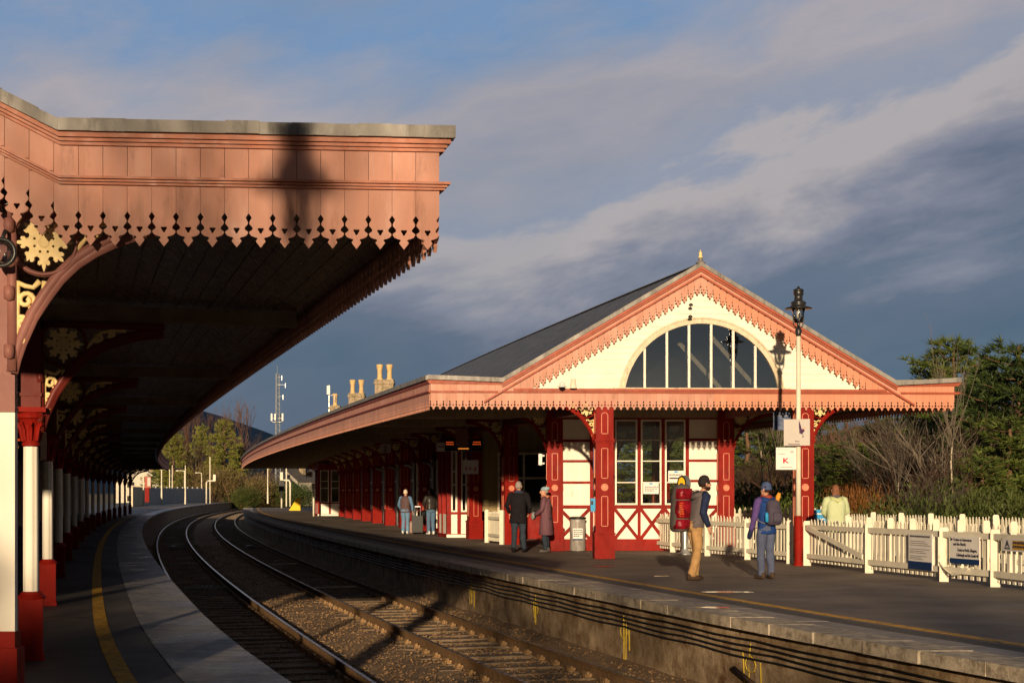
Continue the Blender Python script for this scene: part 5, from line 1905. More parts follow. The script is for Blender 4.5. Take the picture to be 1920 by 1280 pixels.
def cloth(name, col, rough=.8, var=.18, sc=10, **k): return mat(name, col, rough, var, sc, bump=.15, bscale=60, spec=.06, **k)


def at(px, py, D=None):
    D = D or GD(py); p = P(px, py, D); p.z = 0
    return p


c_tan = cloth('tan_trousers', (.40, .235, .10)); c_grey = cloth('grey_softshell', (.115, .095, .095), .7); c_navy = cloth('navy_sleeve', (.02, .028, .065), .7)
c_boot = cloth('brown_boots', (.07, .045, .03), .6); c_blk = cloth('black_wool', (.014, .012, .014), .9); c_charcoal = cloth('charcoal_knit', (.03, .025, .025), .95)
c_hairgrey = cloth('grey_hair', (.28, .24, .22), .7, .3, 40); c_hairdk = cloth('dark_brown_hair', (.035, .018, .012), .5, .3, 40); c_hairwhite = cloth('white_hair', (.62, .50, .38), .7, .2, 40)
c_jean = cloth('blue_jeans', (.09, .155, .24), .85); c_darkjean = cloth('dark_jeans', (.035, .045, .06), .85); c_slate = cloth('slate_trousers', (.085, .10, .16), .8)

# man with the big red pack
bp = at(1302, 1087)
p1 = person('bearded person with a huge red and grey pack, black beanie and tan trousers', bp, R(-68), 1.80, c_grey, c_tan, c_boot, lean=.13, hem=.90,
            arms={'R': ((.25, -.10, 1.17), (.22, .06, .93)), 'L': ((.25, -.06, 1.16), (.24, .1, .93))}, legs={'L': (.06, 0), 'R': (-.10, .0), 'bend': .05}, yaw=R(4), nod=-.05, hair=c_hairdk,
            sleeve=c_navy, hat=c_charcoal, beard=c_hairdk, hood=c_grey, seed=3)
t = thing('duffel_pack', 'tall red and grey duffel pack on the back of the bearded person', 'backpack', bp, R(-68))
m_packred = mat('glossy_pack_red', (.20, .006, .012), .25, .45, 9, bump=.8, bscale=14, coat=.3, stain=(.06, .004, .006), stain_lo=.5, stain_hi=.65, stain_scale=9)
c_packgrey = cloth('pack_grey', (.10, .085, .075), .7)
m = MB()
rings(m, [(0, -.30, .84, .10, .09), (0, -.30, .87, .16, .135), (0, -.30, .98, .175, .15), (0, -.285, 1.2, .175, .15), (0, -.265, 1.45, .17, .15), (0, -.25, 1.60, .155, .135), (0, -.245, 1.66, .10, .09)], 18)
wrinkle(m, .012, 7, 2); m.build('body', c_packgrey, t, smooth=True, local=True)
m = MB()
for z0, z1 in ((.895, 1.06), (1.08, 1.385), (1.405, 1.59)):
    rs = []
    for q in range(4):
        z = z0 + (z1 - z0) * q / 3
        rs.append((.066, -.300 + (z - .84) * .07, z, .118 - .004 * (q in (0, 3)), .150 - .006 * (q in (0, 3))))
    rings(m, rs, 18)
wrinkle(m, .010, 14, 6); m.build('red_panel', m_packred, t, smooth=True, local=True)
m = MB(); rnd = random.Random(4)
for q in range(7):                              # orange lettering running up the pack, too worn to read
    z = 1.11 + q * .036
    x = .194
    for s in range(3): m.box(x - .002, x + .004, -.40 + s * .028 + rnd.uniform(0, .006), -.385 + s * .028 + rnd.uniform(0, .012), z, z + rnd.choice((.006, .022)))
    m.box(x - .002, x + .004, -.40, -.33, z, z + .006)
m.build('lettering', plain('pack_orange', (.65, .10, .02), .4), t, local=True)
m = MB()
for s in (-1, 1):
    m.tube([(s * .11, -.13, 1.55), (s * .115, .0, 1.56), (s * .12, .13, 1.49), (s * .13, .20, 1.32), (s * .15, .14, 1.12), (s * .13, -.12, 1.0)], [(.028, .008)] * 6, 8)
m.build('straps', c_packgrey, t, smooth=True, local=True)

# woman in purple and blue
bp = at(1437, 1085)
c_purp = cloth('purple_sleeve', (.10, .06, .20), .7); c_blue = cloth('blue_fleece', (.016, .045, .17), .8)
person('person in a blue and purple jacket and blue beanie with a small grey rucksack', bp, R(24), 1.69, c_blue, c_slate, c_boot, lean=.0, hem=.84, arms={'L': ((.27, -.02, 1.15), (.27, .10, .90)), 'R': ((.24, .04, 1.16), (.20, .2, 1.05))},
       legs={'L': (.02, .0), 'R': (-.02, .0)}, yaw=R(14), sleeve=c_purp, glove=c_navy, hair=c_hairdk, hat=cloth('blue_beanie', (.07, .10, .20), .95), hood=c_blue, scarf=cloth('red_scarf', (.3, .06, .04)), seed=5)
t = thing('rucksack', 'small grey rucksack on the back of the person in blue', 'backpack', bp, R(24))
t.scale = (.95,) * 3
c_ruck = cloth('rucksack_grey', (.07, .06, .085), .6)
m = MB(); rings(m, [(.02, -.21, 1.0, .10, .07), (.02, -.22, 1.03, .14, .11), (.02, -.23, 1.15, .15, .12), (.02, -.21, 1.3, .145, .10), (.02, -.19, 1.43, .12, .08), (.02, -.18, 1.47, .06, .05)], 16)
rings(m, [(.02, -.31, 1.05, .09, .05), (.02, -.325, 1.1, .10, .055), (.02, -.32, 1.2, .10, .05), (.02, -.3, 1.24, .08, .04)], 14)
wrinkle(m, .01, 12, 8); m.build('body', c_ruck, t, smooth=True, local=True)
m = MB()
for s in (-1, 1): m.tube([(s * .09, -.13, 1.45), (s * .11, -.02, 1.49), (s * .13, .10, 1.42), (s * .15, .11, 1.25), (s * .17, -.0, 1.08), (s * .13, -.14, 1.03)], [(.024, .007)] * 6, 8)
m.build('straps', cloth('strap_pale', (.22, .17, .2)), t, smooth=True, local=True)
m = MB(); m.tube([(-.15, -.24, 1.06), (-.155, -.24, 1.2), (-.155, -.24, 1.24)], [.032, .032, .015], 10); m.build('bottle', m_signcyan, t, smooth=True, local=True)
m = MB(); m.tube([(.12, -.16, 1.44), (.15, -.17, 1.53), (.17, -.18, 1.6)], [.04, .05, .03], 8); wrinkle(m, .02, 20, 2); m.build('keyring_toy', plain('toy_orange', (.7, .3, .04), .8), t, smooth=True, local=True)

# man in the black coat and woman in the plum coat
person('grey haired person in a long black coat seen from behind', at(972, 1035), R(-8), 1.80, c_blk, c_darkjean, c_blk, hem=.74, girth=1.14, flare=1.1,
       arms={'L': ((.29, -.03, 1.16), (.25, .12, 1.0)), 'R': ((.29, -.03, 1.16), (.25, .12, 1.0))}, legs={'L': (-.03, .02), 'R': (.03, .03)}, hair=c_hairgrey, scarf=cloth('blue_collar', (.04, .05, .09)), seed=9)
bp = at(1024, 1035)
m_plum = mat('plum_quilted_coat', (.135, .06, .075), .6, .3, 5, (14, 14, .4), bump=.5, bscale=4)
person('person in a long plum quilted coat and pale blue beret facing left', bp, R(76), 1.66, m_plum, c_darkjean, cloth('grey_boots', (.13, .11, .1)), hem=.47, girth=1.08, flare=1.28,
       arms={'L': ((.25, .04, 1.16), (.10, .26, 1.02)), 'R': ((.25, .04, 1.16), (.10, .26, 1.02))}, yaw=R(10), nod=.05, hair=c_hairgrey, hat=cloth('pale_blue_beret', (.30, .42, .46), .95), hattype='beret',
       scarf=cloth('orange_scarf', (.55, .22, .13)), seed=12)
t = thing('handbag', 'small grey handbag held by the person in the plum coat', 'bag', bp, R(76))
m = MB(); m.tube([(-.14, .30, .90), (-.1, .32, .92), (.0, .33, .93), (.1, .32, .92), (.14, .30, .90)], [(.06, .03), (.10, .05), (.11, .055), (.10, .05), (.05, .03)], 12, up=(0, 0, 1))
m.build('body', cloth('bag_grey', (.24, .25, .23), .5), t, smooth=True, local=True)
m = MB(); m.tube([(-.09, .31, .98), (-.05, .30, 1.06), (.05, .30, 1.06), (.09, .31, .98)], .01, 6); m.build('handle', c_blk, t, smooth=True, local=True)

# waiting couple farther off
person('white haired person in a brown padded gilet over blue sleeves', at(760, 1000), R(-12), 1.62, cloth('brown_gilet', (.10, .06, .06), .5), cloth('light_jeans', (.13, .23, .34)), m_signwhite, hem=.86, girth=1.12, quilt=1,
       sleeve=cloth('blue_sleeves', (.10, .19, .30)), arms={'L': ((.28, .0, 1.16), (.24, .14, .98)), 'R': ((.28, .0, 1.14), (.28, .05, .92))}, hair=c_hairwhite, seed=15)
person('dark haired person in a short black leather jacket and jeans', at(808, 1001.5), R(22), 1.66, mat('black_leather', (.03, .026, .022), .3, .3, 8, bump=.4, bscale=14), c_jean, m_signwhite, hem=.95, girth=1.0,
       arms={'L': ((.27, .04, 1.18), (.16, .2, 1.02)), 'R': ((.26, .0, 1.16), (.22, .12, 1.0))}, hair=c_hairdk, hairtype='long', yaw=R(25), seed=18)
# woman in the pale green coat behind the gate
pg = P(1567, 922, 30.2); pg.z = 0
person('long haired person in a pale lime coat behind the picket gate', pg, R(6), 1.68, cloth('lime_coat', (.50, .56, .33), .7, .08), c_darkjean, c_boot, hem=.72, girth=1.22, flare=1.05,
       arms={'L': ((.26, .06, 1.17), (.14, .22, 1.06)), 'R': ((.30, .02, 1.18), (.16, .2, 1.10))}, hair=cloth('auburn_hair', (.20, .085, .045), .5, .3, 40), hairtype='long', hood=cloth('lime_hood', (.50, .54, .26)), scarf=cloth('grey_scarf', (.10, .09, .11)), nod=-.02, seed=22)

# ------------------------------------------------------------------ vegetation
def leaf_tri(mb, c, d, L, w_, rnd):
    d = d.normalized()
    s = d.cross(Vector((rnd.uniform(-1, 1), rnd.uniform(-1, 1), rnd.uniform(-1, 1))))
    s = s.normalized() * w_ if s.length > 1e-3 else Vector((w_, 0, 0))
    b = len(mb.v)
    mb.v += [c - s, c + s, c + d * L]
    mb.f.append((b, b + 1, b + 2)); mb.m.append(0)


def pine_meshes(seed, h=8.0, w_=2.4, base=.25, whorls=13, shape=1.0, tuft=.30, dens=1.0):
    rnd = random.Random(seed)
    tr, cr = MB(), MB()
    bend = [Vector((noise.noise(Vector((seed, i * .5, 0))) * .25, noise.noise(Vector((seed, i * .5, 9))) * .25, h * i / 7)) for i in range(8)]
    tr.tube(bend, [h * .022 * (1 - i / 8) + .015 for i in range(8)], 7)

    def spine(z):
        f = max(0, min(6.999, z / h * 7)); i = int(f)
        return lerp(bend[i], bend[i + 1], f - i)
    for k in range(whorls):
        zf = base + (1 - base) * (k / (whorls - .5)) ** .9
        rad = w_ * ((1 - zf) / (1 - base)) ** .62 * shape + .30
        if zf < base + .12: rad *= rnd.uniform(.6, .95)
        nb = rnd.randint(5, 7)
        a0 = rnd.uniform(0, 6.28)
        for j in range(nb):
            if rnd.random() < .10: continue
            a = a0 + 6.283 * j / nb + rnd.uniform(-.3, .3)
            L = rad * rnd.uniform(.65, 1.15)
            p0 = spine(zf * h)
            up = rnd.uniform(.05, .45) * (1.2 if zf > .6 else .7)
            p1 = p0 + Vector((math.cos(a), math.sin(a), up * .6)) * (L * .5)
            p2 = p0 + Vector((math.cos(a), math.sin(a), up)) * L
            tr.tube([p0, p1, p2], [.03, .02, .008], 4)
            nc = max(5, int(L * 10 * dens))
            for q in range(nc):
                f = rnd.uniform(.28, 1.0)
                c = (lerp(p0, p1, f * 2) if f < .5 else lerp(p1, p2, f * 2 - 1)) + Vector((rnd.gauss(0, .14), rnd.gauss(0, .14), rnd.gauss(.02, .09))) * (w_ / 2.2)
                axis = Vector((math.cos(a), math.sin(a), .7 + rnd.uniform(-.2, .5)))
                for _ in range(13):
                    d = axis * .8 + Vector((rnd.gauss(0, .8), rnd.gauss(0, .8), rnd.gauss(.1, .6)))
                    leaf_tri(cr, c, d, tuft * rnd.uniform(.6, 1.15), tuft * .075, rnd)
    return tr, cr


def twig_rec(mb, p, d, L, r, depth, rnd, spread=.55, up=.25, kids=(2, 4), sides=4):
    n = 3
    pts = [p]
    dd = d.normalized()
    for i in range(n):
        dd = (dd + Vector((rnd.gauss(0, .14), rnd.gauss(0, .14), rnd.gauss(up * .12, .10)))).normalized()
        pts.append(pts[-1] + dd * (L / n))
    mb.tube(pts, [r * (1 - .45 * i / n) for i in range(n + 1)], sides if r > .02 else 3, caps=False)
    if depth <= 0: return
    for k in range(rnd.randint(*kids)):
        f = rnd.uniform(.35, 1)
        i = min(n - 1, int(f * n))
        q = lerp(pts[i], pts[i + 1], f * n - i)
        nd = (dd + Vector((rnd.gauss(0, spread), rnd.gauss(0, spread), rnd.gauss(up, spread * .6)))).normalized()
        twig_rec(mb, q, nd, L * rnd.uniform(.5, .8), r * .55, depth - 1, rnd, spread, up, kids, sides)


def shrub_meshes(seed, h=4.5, stems=9, spread=.35, depth=3, r=.05):
    rnd = random.Random(seed)
    tr, cr = MB(), MB()
    for s in range(stems):
        a = rnd.uniform(0, 6.28); d = Vector((math.cos(a) * spread * rnd.uniform(.3, 1.3), math.sin(a) * spread * rnd.uniform(.3, 1.3), 1)).normalized()
        p = Vector((rnd.gauss(0, .25), rnd.gauss(0, .25), 0))
        L = h * rnd.uniform(.38, .55)
        pts = [p, p + d * L * .5 + Vector((rnd.gauss(0, .05), rnd.gauss(0, .05), 0)), p + d * L]
        tr.tube(pts, [r, r * .8, r * .6], 5, caps=False)
        for k in range(5):
            f = rnd.uniform(.3, 1)
            q = lerp(pts[0], pts[2], f)
            nd = (d + Vector((rnd.gauss(0, .45), rnd.gauss(0, .45), rnd.gauss(.25, .2)))).normalized()
            twig_rec(cr, q, nd, h * rnd.uniform(.24, .40), r * .55, depth - 1, rnd, .5, .25, (3, 5))
    return tr, cr


def tree_meshes_bare(seed, h=8, depth=5, spread=.45, r=.14, fork=.35):
    rnd = random.Random(seed)
    tr, cr = MB(), MB()
    pts = [Vector((0, 0, 0)), Vector((rnd.gauss(0, .1), rnd.gauss(0, .1), h * fork * .5)), Vector((rnd.gauss(0, .2), rnd.gauss(0, .2), h * fork)), Vector((rnd.gauss(0, .35), rnd.gauss(0, .35), h * .7))]
    tr.tube(pts, [r, r * .8, r * .7, r * .35], 8)
    for k in range(9):
        f = rnd.uniform(.62, 1)
        q = lerp(pts[2], pts[3], (f - .62) / .38) if f > .62 else pts[2]
        a = rnd.uniform(0, 6.28)
        d = Vector((math.cos(a) * spread * 1.6, math.sin(a) * spread * 1.6, .9))
        twig_rec(cr, q, d, h * rnd.uniform(.22, .34), r * .4, depth - 2, rnd, spread, .3, (3, 4), 5)
    return tr, cr


def bush_meshes(seed, w_=1.6, h=1.6, n=1500, L=.2, width=.02):
    rnd = random.Random(seed)
    tr, cr = MB(), MB()
    lob = [(Vector((rnd.gauss(0, w_ * .42), rnd.gauss(0, w_ * .3), h * rnd.uniform(.2, .62))), rnd.uniform(.28, .5) * h) for _ in range(13)]
    for c, rr in lob: tr.tube([Vector((c.x * .3, c.y * .3, 0)), c * .6, c], [.04, .025, .012], 4)
    for i in range(n):
        c, rr = rnd.choice(lob)
        v = Vector((rnd.gauss(0, 1), rnd.gauss(0, 1), rnd.gauss(0, 1))).normalized()
        p = c + v * rr * rnd.uniform(.5, 1.1)
        if p.z < .02: continue
        leaf_tri(cr, p, v + Vector((0, 0, .9)) + Vector((rnd.gauss(0, .4), rnd.gauss(0, .4), 0)), L * rnd.uniform(.5, 1.3), width, rnd)
    return tr, cr


PROTO = {}


def plant(kind, key, gen, name, label, cat, loc, sc, rz, mtr, mcr, group, crown='crown', stem='trunk'):
    t = thing(name, label, cat, loc, rz, group)
    t.scale = sc if hasattr(sc, '__len__') else (sc, sc, sc)
    if key not in PROTO:
        tr, cr = gen()
        a = tr.build(stem, mtr, t, smooth=True, local=True, fix=False); b_ = cr.build(crown, mcr, t, local=True, fix=False)
        PROTO[key] = (a.data, b_.data, mtr, mcr)
        return t
    ma, mc, m1, m2 = PROTO[key]
    for nm, d, mm, m0 in ((stem, ma, mtr, m1), (crown, mc, mcr, m2)):
        o = bpy.data.objects.new(nm, d); COL.objects.link(o); o.parent = t
        if mm is not m0:
            o.material_slots[0].link = 'OBJECT'; o.material_slots[0].material = mm
    return t


GZ = -1.3


def gp(px, D, z=GZ): return Vector(((px - 960) * D / F, D, z))


def hgt(py, D, z=GZ): return HC + (HY - py) * D / F - z


rnd = random.Random(77)
PG = {k: (lambda k=k: pine_meshes(k, 8.0, 2.3 + .3 * (k % 3), .12 + .05 * (k % 2), 14, tuft=.34)) for k in (1, 2, 3)}
# pines on the right: px, D, top row, width factor, proto, dark?, label
RP = [(1788, 62, 636, 1.25, 1, 0, 'tall pale green pine rising behind the right canopy tip'),
      (1752, 66, 672, .8, 2, 0, 'smaller pine left of the tall pale pine behind the canopy tip'),
      (1838, 66, 676, .8, 3, 0, 'pale pine right of the tall pale pine'),
      (1912, 50, 640, 1.5, 2, 1, 'dark pine at the right edge of the picture'),
      (1868, 58, 690, 1.3, 1, 1, 'dark pine just left of the right edge pine'),
      (1895, 46, 780, 1.7, 3, 0, 'wide bright pine with low branches at the right edge'),
      (1842, 44, 858, 1.8, 1, 0, 'low spreading young pine above the gorse at the right'),
      (1400, 47, 772, 1.25, 3, 0, 'green pine seen between the corner pillar and the lamp post'),
      (1445, 70, 780, .9, 1, 1, 'dark pine behind the birch trunks left of the lamp post'),
      (1530, 46, 780, 1.15, 2, 0, 'green pine just right of the lamp post under the canopy'),
      (1572, 50, 812, 1.0, 3, 1, 'dark green pine second right of the lamp post'),
      (1655, 60, 782, .9, 1, 0, 'olive pine under the right canopy between brown shrubs'),
      (1715, 80, 775, .9, 2, 1, 'dark pine behind the brown shrubs under the canopy tip'),
      (1195, 60, 800, 1.2, 2, 0, 'pine seen through the left window of the front wall'),
      (1245, 64, 790, 1.1, 3, 0, 'pine seen through the middle window of the front wall'),
      (1290, 58, 810, 1.0, 1, 0, 'pine seen through the right window of the front wall'),
      (1350, 66, 790, 1.1, 2, 0, 'pine behind the corner pillar right of the windows'),
      (1480, 84, 790, 1.2, 3, 1, 'farther dark pine behind the lamp post'),
      (1608, 0, 828, 1.5, 2, 0, 'low bright pine in the thicket right of the green coated person'),
      (1690, 8, 842, 1.4, 3, 0, 'low bright pine in the middle of the thicket'),
      (1620, 92, 800, 1.0, 1, 1, 'farthest dark pine in the gap under the right canopy')]
for i, (px, D, top_, wf, k, dk, lb_) in enumerate(RP):
    if px < 1720: D, wf = 62 + D * .55, wf * 1.55
    h = hgt(top_, D); s = h / 8.15
    plant('pine', ('pine', k), PG[k], 'pine_tree', lb_, 'pine tree', gp(px, D), (s * wf, s * wf, s), rnd.uniform(0, 6.28), m_bark, m_pine2 if dk else m_pine, 'pines beyond the right fence')
# bare brown shrubs
SG = {k: (lambda k=k: shrub_meshes(k + 20, 4.5, 9, .36, 3)) for k in (1, 2, 3)}
lab_s = ['brown leafless shrub behind the green coated person', 'brown leafless shrub under the middle of the right canopy', 'tangled leafless shrub right of the green coated person', 'reddish leafless shrub left of the gorse bushes',
         'tall leafless shrub under the right canopy tip', 'low tangled leafless shrub above the far fence', 'pale twiggy shrub in front of the dark pines', 'leafless shrub beside the pale slender sapling', 'leafless shrub between lamp post and birch trunks',
         'brown leafless shrub behind the birch trunks', 'grey twiggy shrub beneath the gap of sky', 'dense brown shrub in the middle of the thicket', 'brown shrub at the right end of the thicket', 'small leafless shrub close behind the knobbed posts',
         'brown leafless shrub in the back of the thicket', 'leafless shrub far back under the canopy tip']
SP = [(1590, 50, 820), (1640, 52, 800), (1625, 46, 860), (1690, 50, 815), (1730, 54, 790), (1660, 43, 880), (1770, 48, 815), (1805, 50, 800), (1475, 56, 850), (1415, 62, 860), (1600, 60, 790), (1700, 46, 850), (1750, 45, 860), (1720, 41, 900), (1675, 60, 790), (1760, 62, 770)]
for i, (px, D, top_) in enumerate(SP):
    D = 30 + D * .78 if px < 1720 else D
    h = hgt(top_, D); s = h / 4.1; k = 1 + i % 3
    plant('shrub', ('shrub', k), SG[k], 'leafless_shrub', lab_s[i], 'shrub', gp(px, D), (s * 1.25, s * 1.1, s), rnd.uniform(0, 6.28), [m_twig, m_twig3, m_twig2][i % 3], [m_twig, m_twig2, m_twig3][(i + i // 3) % 3], 'leafless shrubs beyond the right fence', 'twigs', 'stems')
# birches
BGEN = lambda: tree_meshes_bare(41, 8, 4, .3, .075, .55)
for i, (px, D, top_, lb_) in enumerate(((1449, 47, 700, 'slender pale birch left of the lamp post signs'), (1428, 50, 720, 'thinner birch left of the slender pale birch'), (1468, 49, 720, 'leaning pale birch close to the lamp post'), (1790, 44, 640, 'pale slender sapling in front of the tall pine'), (1690, 44, 800, 'thin pale sapling in the middle of the thicket'))):
    h = hgt(top_, D) * .92
    t = plant('birch', ('birch',), BGEN, 'birch_tree', lb_, 'birch', gp(px, D), (h / 8 * .5, h / 8 * .5, h / 8), rnd.uniform(0, 6.28), m_birch, m_twig3, 'bare birches beyond the right fence')
    t.rotation_euler = (0, R((0, 1, -3, 2, -2)[i]), t.rotation_euler[2])
# gorse and low bushes
GG = {k: (lambda k=k: bush_meshes(k + 50, 1.7, 1.7, 11000, .10, .013)) for k in (1, 2)}
for i, (px, D, top_, wf, mt, lb_) in enumerate(((1760, 40, 946, 1.1, m_gorse, 'low gorse bush behind the second fence post from the right'), (1815, 41, 926, 1.2, m_gorse, 'rounded gorse bush below the young pine'), (1885, 38, 934, 1.2, m_gorse, 'gorse bush near the right edge behind the fence'),
                                                (1700, 42, 962, 1.0, m_gorse, 'low green bush between gorse and thicket'), (1625, 43, 908, .32, m_rust, 'rust coloured bracken right of the green coated person'), (1640, 41, 955, .8, m_gorse, 'low green bush beside the rust bracken'),
                                                (1920, 42, 938, 1.2, m_gorse, 'gorse bush cut by the right edge'), (1545, 46, 920, 1.0, m_pine, 'low green bush behind the blue railway sign'), (1400, 48, 925, 1.5, m_pine2, 'dark low bush behind the short tall fence'), (1455, 46, 935, 1.2, m_pine, 'green bush at the foot of the birches'),
                                                (1210, 50, 930, 2.0, m_gorse, 'green bush seen low through the front windows'))):
    s = hgt(top_, D) / 1.55
    plant('bush', ('bush', 1 + i % 2), GG[1 + i % 2], 'gorse_bush', lb_, 'bush', gp(px, D), (s * wf, s * wf, s), rnd.uniform(0, 6.28), m_bark, mt, 'low bushes beyond the right fence', 'leaves', 'stems')

# far left: trees beyond the platform end
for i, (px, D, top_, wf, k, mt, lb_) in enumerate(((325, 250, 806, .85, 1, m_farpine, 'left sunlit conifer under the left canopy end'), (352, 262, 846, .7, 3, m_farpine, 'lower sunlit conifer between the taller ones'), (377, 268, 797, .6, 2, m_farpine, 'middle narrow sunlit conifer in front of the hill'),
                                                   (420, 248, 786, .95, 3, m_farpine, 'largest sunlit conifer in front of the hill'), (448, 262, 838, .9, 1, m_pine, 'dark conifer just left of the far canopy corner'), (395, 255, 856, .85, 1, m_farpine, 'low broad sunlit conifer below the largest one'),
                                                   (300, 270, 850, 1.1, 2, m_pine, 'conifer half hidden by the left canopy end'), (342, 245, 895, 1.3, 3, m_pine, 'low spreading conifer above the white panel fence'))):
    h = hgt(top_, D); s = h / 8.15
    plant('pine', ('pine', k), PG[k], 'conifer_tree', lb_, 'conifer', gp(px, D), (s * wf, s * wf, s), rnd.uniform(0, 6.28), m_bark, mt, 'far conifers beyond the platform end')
TG = lambda: tree_meshes_bare(63, 8, 5, .33, .11, .3)
for i, (px, D, top_, lb_) in enumerate(((350, 300, 790, 'reddish bare tree behind the left far conifers'), (362, 310, 800, 'second reddish bare tree behind the left far conifers'), (335, 305, 815, 'reddish bare tree against the left canopy end'), (312, 300, 826, 'lower reddish bare tree by the canopy end'), (398, 310, 806, 'reddish bare tree between two tall conifers'),
                                        (445, 300, 785, 'reddish bare tree right of the largest conifer'), (456, 310, 795, 'thin reddish bare tree above the far canopy corner'), (300, 310, 840, 'reddish bare tree low beside the canopy end'), (380, 250, 850, 'brown bare tree below the middle conifer'), (372, 246, 868, 'brown bare shrubby tree above the fence'))):
    h = hgt(top_, D) / 7.2
    plant('btree', ('btree',), TG, 'bare_tree', lb_, 'bare tree', gp(px, D), (h * .8, h * .8, h), rnd.uniform(0, 6.28), m_twig2, m_twig2 if i < 8 else m_twig, 'far bare trees beyond the platform end')
for i, (px, D, top_, wf, mt, lb_) in enumerate(((440, 220, 882, 1.0, m_olive, 'large rounded russet bush at the far platform end'), (452, 215, 912, .9, m_gorse, 'bright green bush at the foot of the russet bush'), (420, 225, 905, .9, m_olive, 'small russet bush by the white fence end'),
                                                (485, 230, 905, 1.4, m_pine2, 'dark hedge bush under the far canopy'), (512, 225, 908, 1.3, m_gorse, 'green hedge bush left of the signal post'), (545, 228, 905, 1.4, m_pine2, 'dark bush behind the white goal shaped post'), (470, 235, 892, 1.2, m_twig, 'brown scrub below the far house'), (402, 218, 918, .8, m_twig, 'brown scrub at the end of the panel fence'))):
    s = hgt(top_, D) / 1.55
    plant('bush', ('bush', 1 + i % 2), GG[1 + i % 2], 'hedge_bush', lb_, 'bush', gp(px, D), (s * wf, s * wf, s), rnd.uniform(0, 6.28), m_bark, mt, 'far bushes beyond the platform ends', 'leaves', 'stems')

# ------------------------------------------------------------------ far things
def far_wall(px0, D0, px1, D1, z1, mtl, name, label, cat, z0=0):
    a, b2 = gp(px0, D0, 0), gp(px1, D1, 0)
    t = thing(name, label, cat, a)
    d = (b2 - a).normalized(); n_ = Vector((d.y, -d.x, 0)); L = (b2 - a).length
    m = MB(); k = int(L / .5)
    for i in range(k):
        p, q = a + d * (L * i / k), a + d * (L * (i + .82) / k)
        m.bar(p + Z * z0, q + Z * z0, z1 - z0, .06, n_)
    m.bar(a + Z * (z0 + .3), b2 + Z * (z0 + .3), .15, .05, n_ * -1); m.bar(a + Z * (z1 - .4), b2 + Z * (z1 - .4), .15, .05, n_ * -1)
    m.build('panel', mtl, t)
    for i in range(0, k, 5):
        m = MB(); p = a + d * (L * i / k); m.beam(p, p + Z * (z1 + .12), .16, .16); m.build('post', mtl, t)
    return t


m_farfence = mat('far_fence_paint', (.52, .52, .52), .6, .1, 1)
far_wall(281, 185, 392, 214, 2.1, m_farfence, 'panel_fence', 'pale grey panel fence along the far end of the left platform', 'fence')
far_wall(248, 150, 281, 185, 2.1, m_creamold, 'panel_fence', 'dull panel fence behind the farthest left columns', 'fence')


def far_lamp(px, D, top_, arm, label):
    p = gp(px, D, 0); h = HC + (HY - top_) * D / F
    t = thing('street_lamp', label, 'lamp post', p, 0, 'far lamps beyond the platform')
    m = MB(); m.lathe([(.12, 0), (.1, 1.0), (.07, h * .5), (.055, h)], n=8); m.build('pole', m_white, t, local=True)
    if arm:
        m = MB(); m.tube([(0, 0, h - .1), (arm * .5, 0, h + .02), (arm, 0, h)], .05, 6); m.box(min(arm, arm * 1.35), max(arm, arm * 1.35), -.12, .12, h - .06, h + .08); m.build('arm', m_white, t, local=True)


far_lamp(303, 170, 868, 0, 'plain tall white post left above the far panel fence')
far_lamp(318, 200, 880, -1.0, 'white lamp with a left arm above the far panel fence')
far_lamp(323, 210, 872, 0, 'thin white post between two lamps above the far fence')
far_lamp(346, 205, 882, -.9, 'second white lamp with a left arm above the far fence')
far_lamp(347.5, 180, 872, 0, 'white post with dark red foot before the far fence')
far_lamp(378, 215, 886, -.7, 'small white lamp with a left arm at the fence end')
far_lamp(269, 160, 874, 0, 'white post at the end of the left columns')
far_lamp(502, 190, 868, 0, 'white lamp post beneath the far canopy corner')


def goal(px, D, top_, arm, label, mtl):
    p = gp(px, D, 0); h = HC + (HY - top_) * D / F
    t = thing('signal_post', label, 'signal', p, 0, None)
    m = MB(); m.tube([(0, 0, 0), (0, 0, h - .25), (arm * .12, 0, h), (arm, 0, h)], .10, 8); m.build('post', m_white, t, smooth=True, local=True)
    m = MB(); m.tube([(arm * .4, 0, h - 3 if h > 3.2 else 0), (arm * .4, 0, h + 3.2)], .07, 6); m.box(arm * .75, arm * 1.05, -.1, .1, h, h + .85); m.build('mast', mtl, t, local=True)


goal(387, 190, 901, 1.2, 'white bent signal post at the end of the far panel fence', m_white)
goal(544, 150, 900, -1.0, 'white bent signal post under the far canopy beside the black signal', m_white)
t, M_, w_, h_, c, xd = board('poster_board', 'reddish poster board at the far end of the left columns', 271, 893, 283, 914, 150, m_mould, 'poster')
m = MB(); m.box(-w_ * .05, w_ * .42, -h_ * .35, h_ * .42, .002, .01, 0, M_); m.build('poster', m_signgrey, t)
m = MB(); m.box(-w_ * .45, w_ * .2, -h_ / 2 - 1.5, -h_ / 2, -.1, 0, 0, M_); m.build('leg', m_red, t)


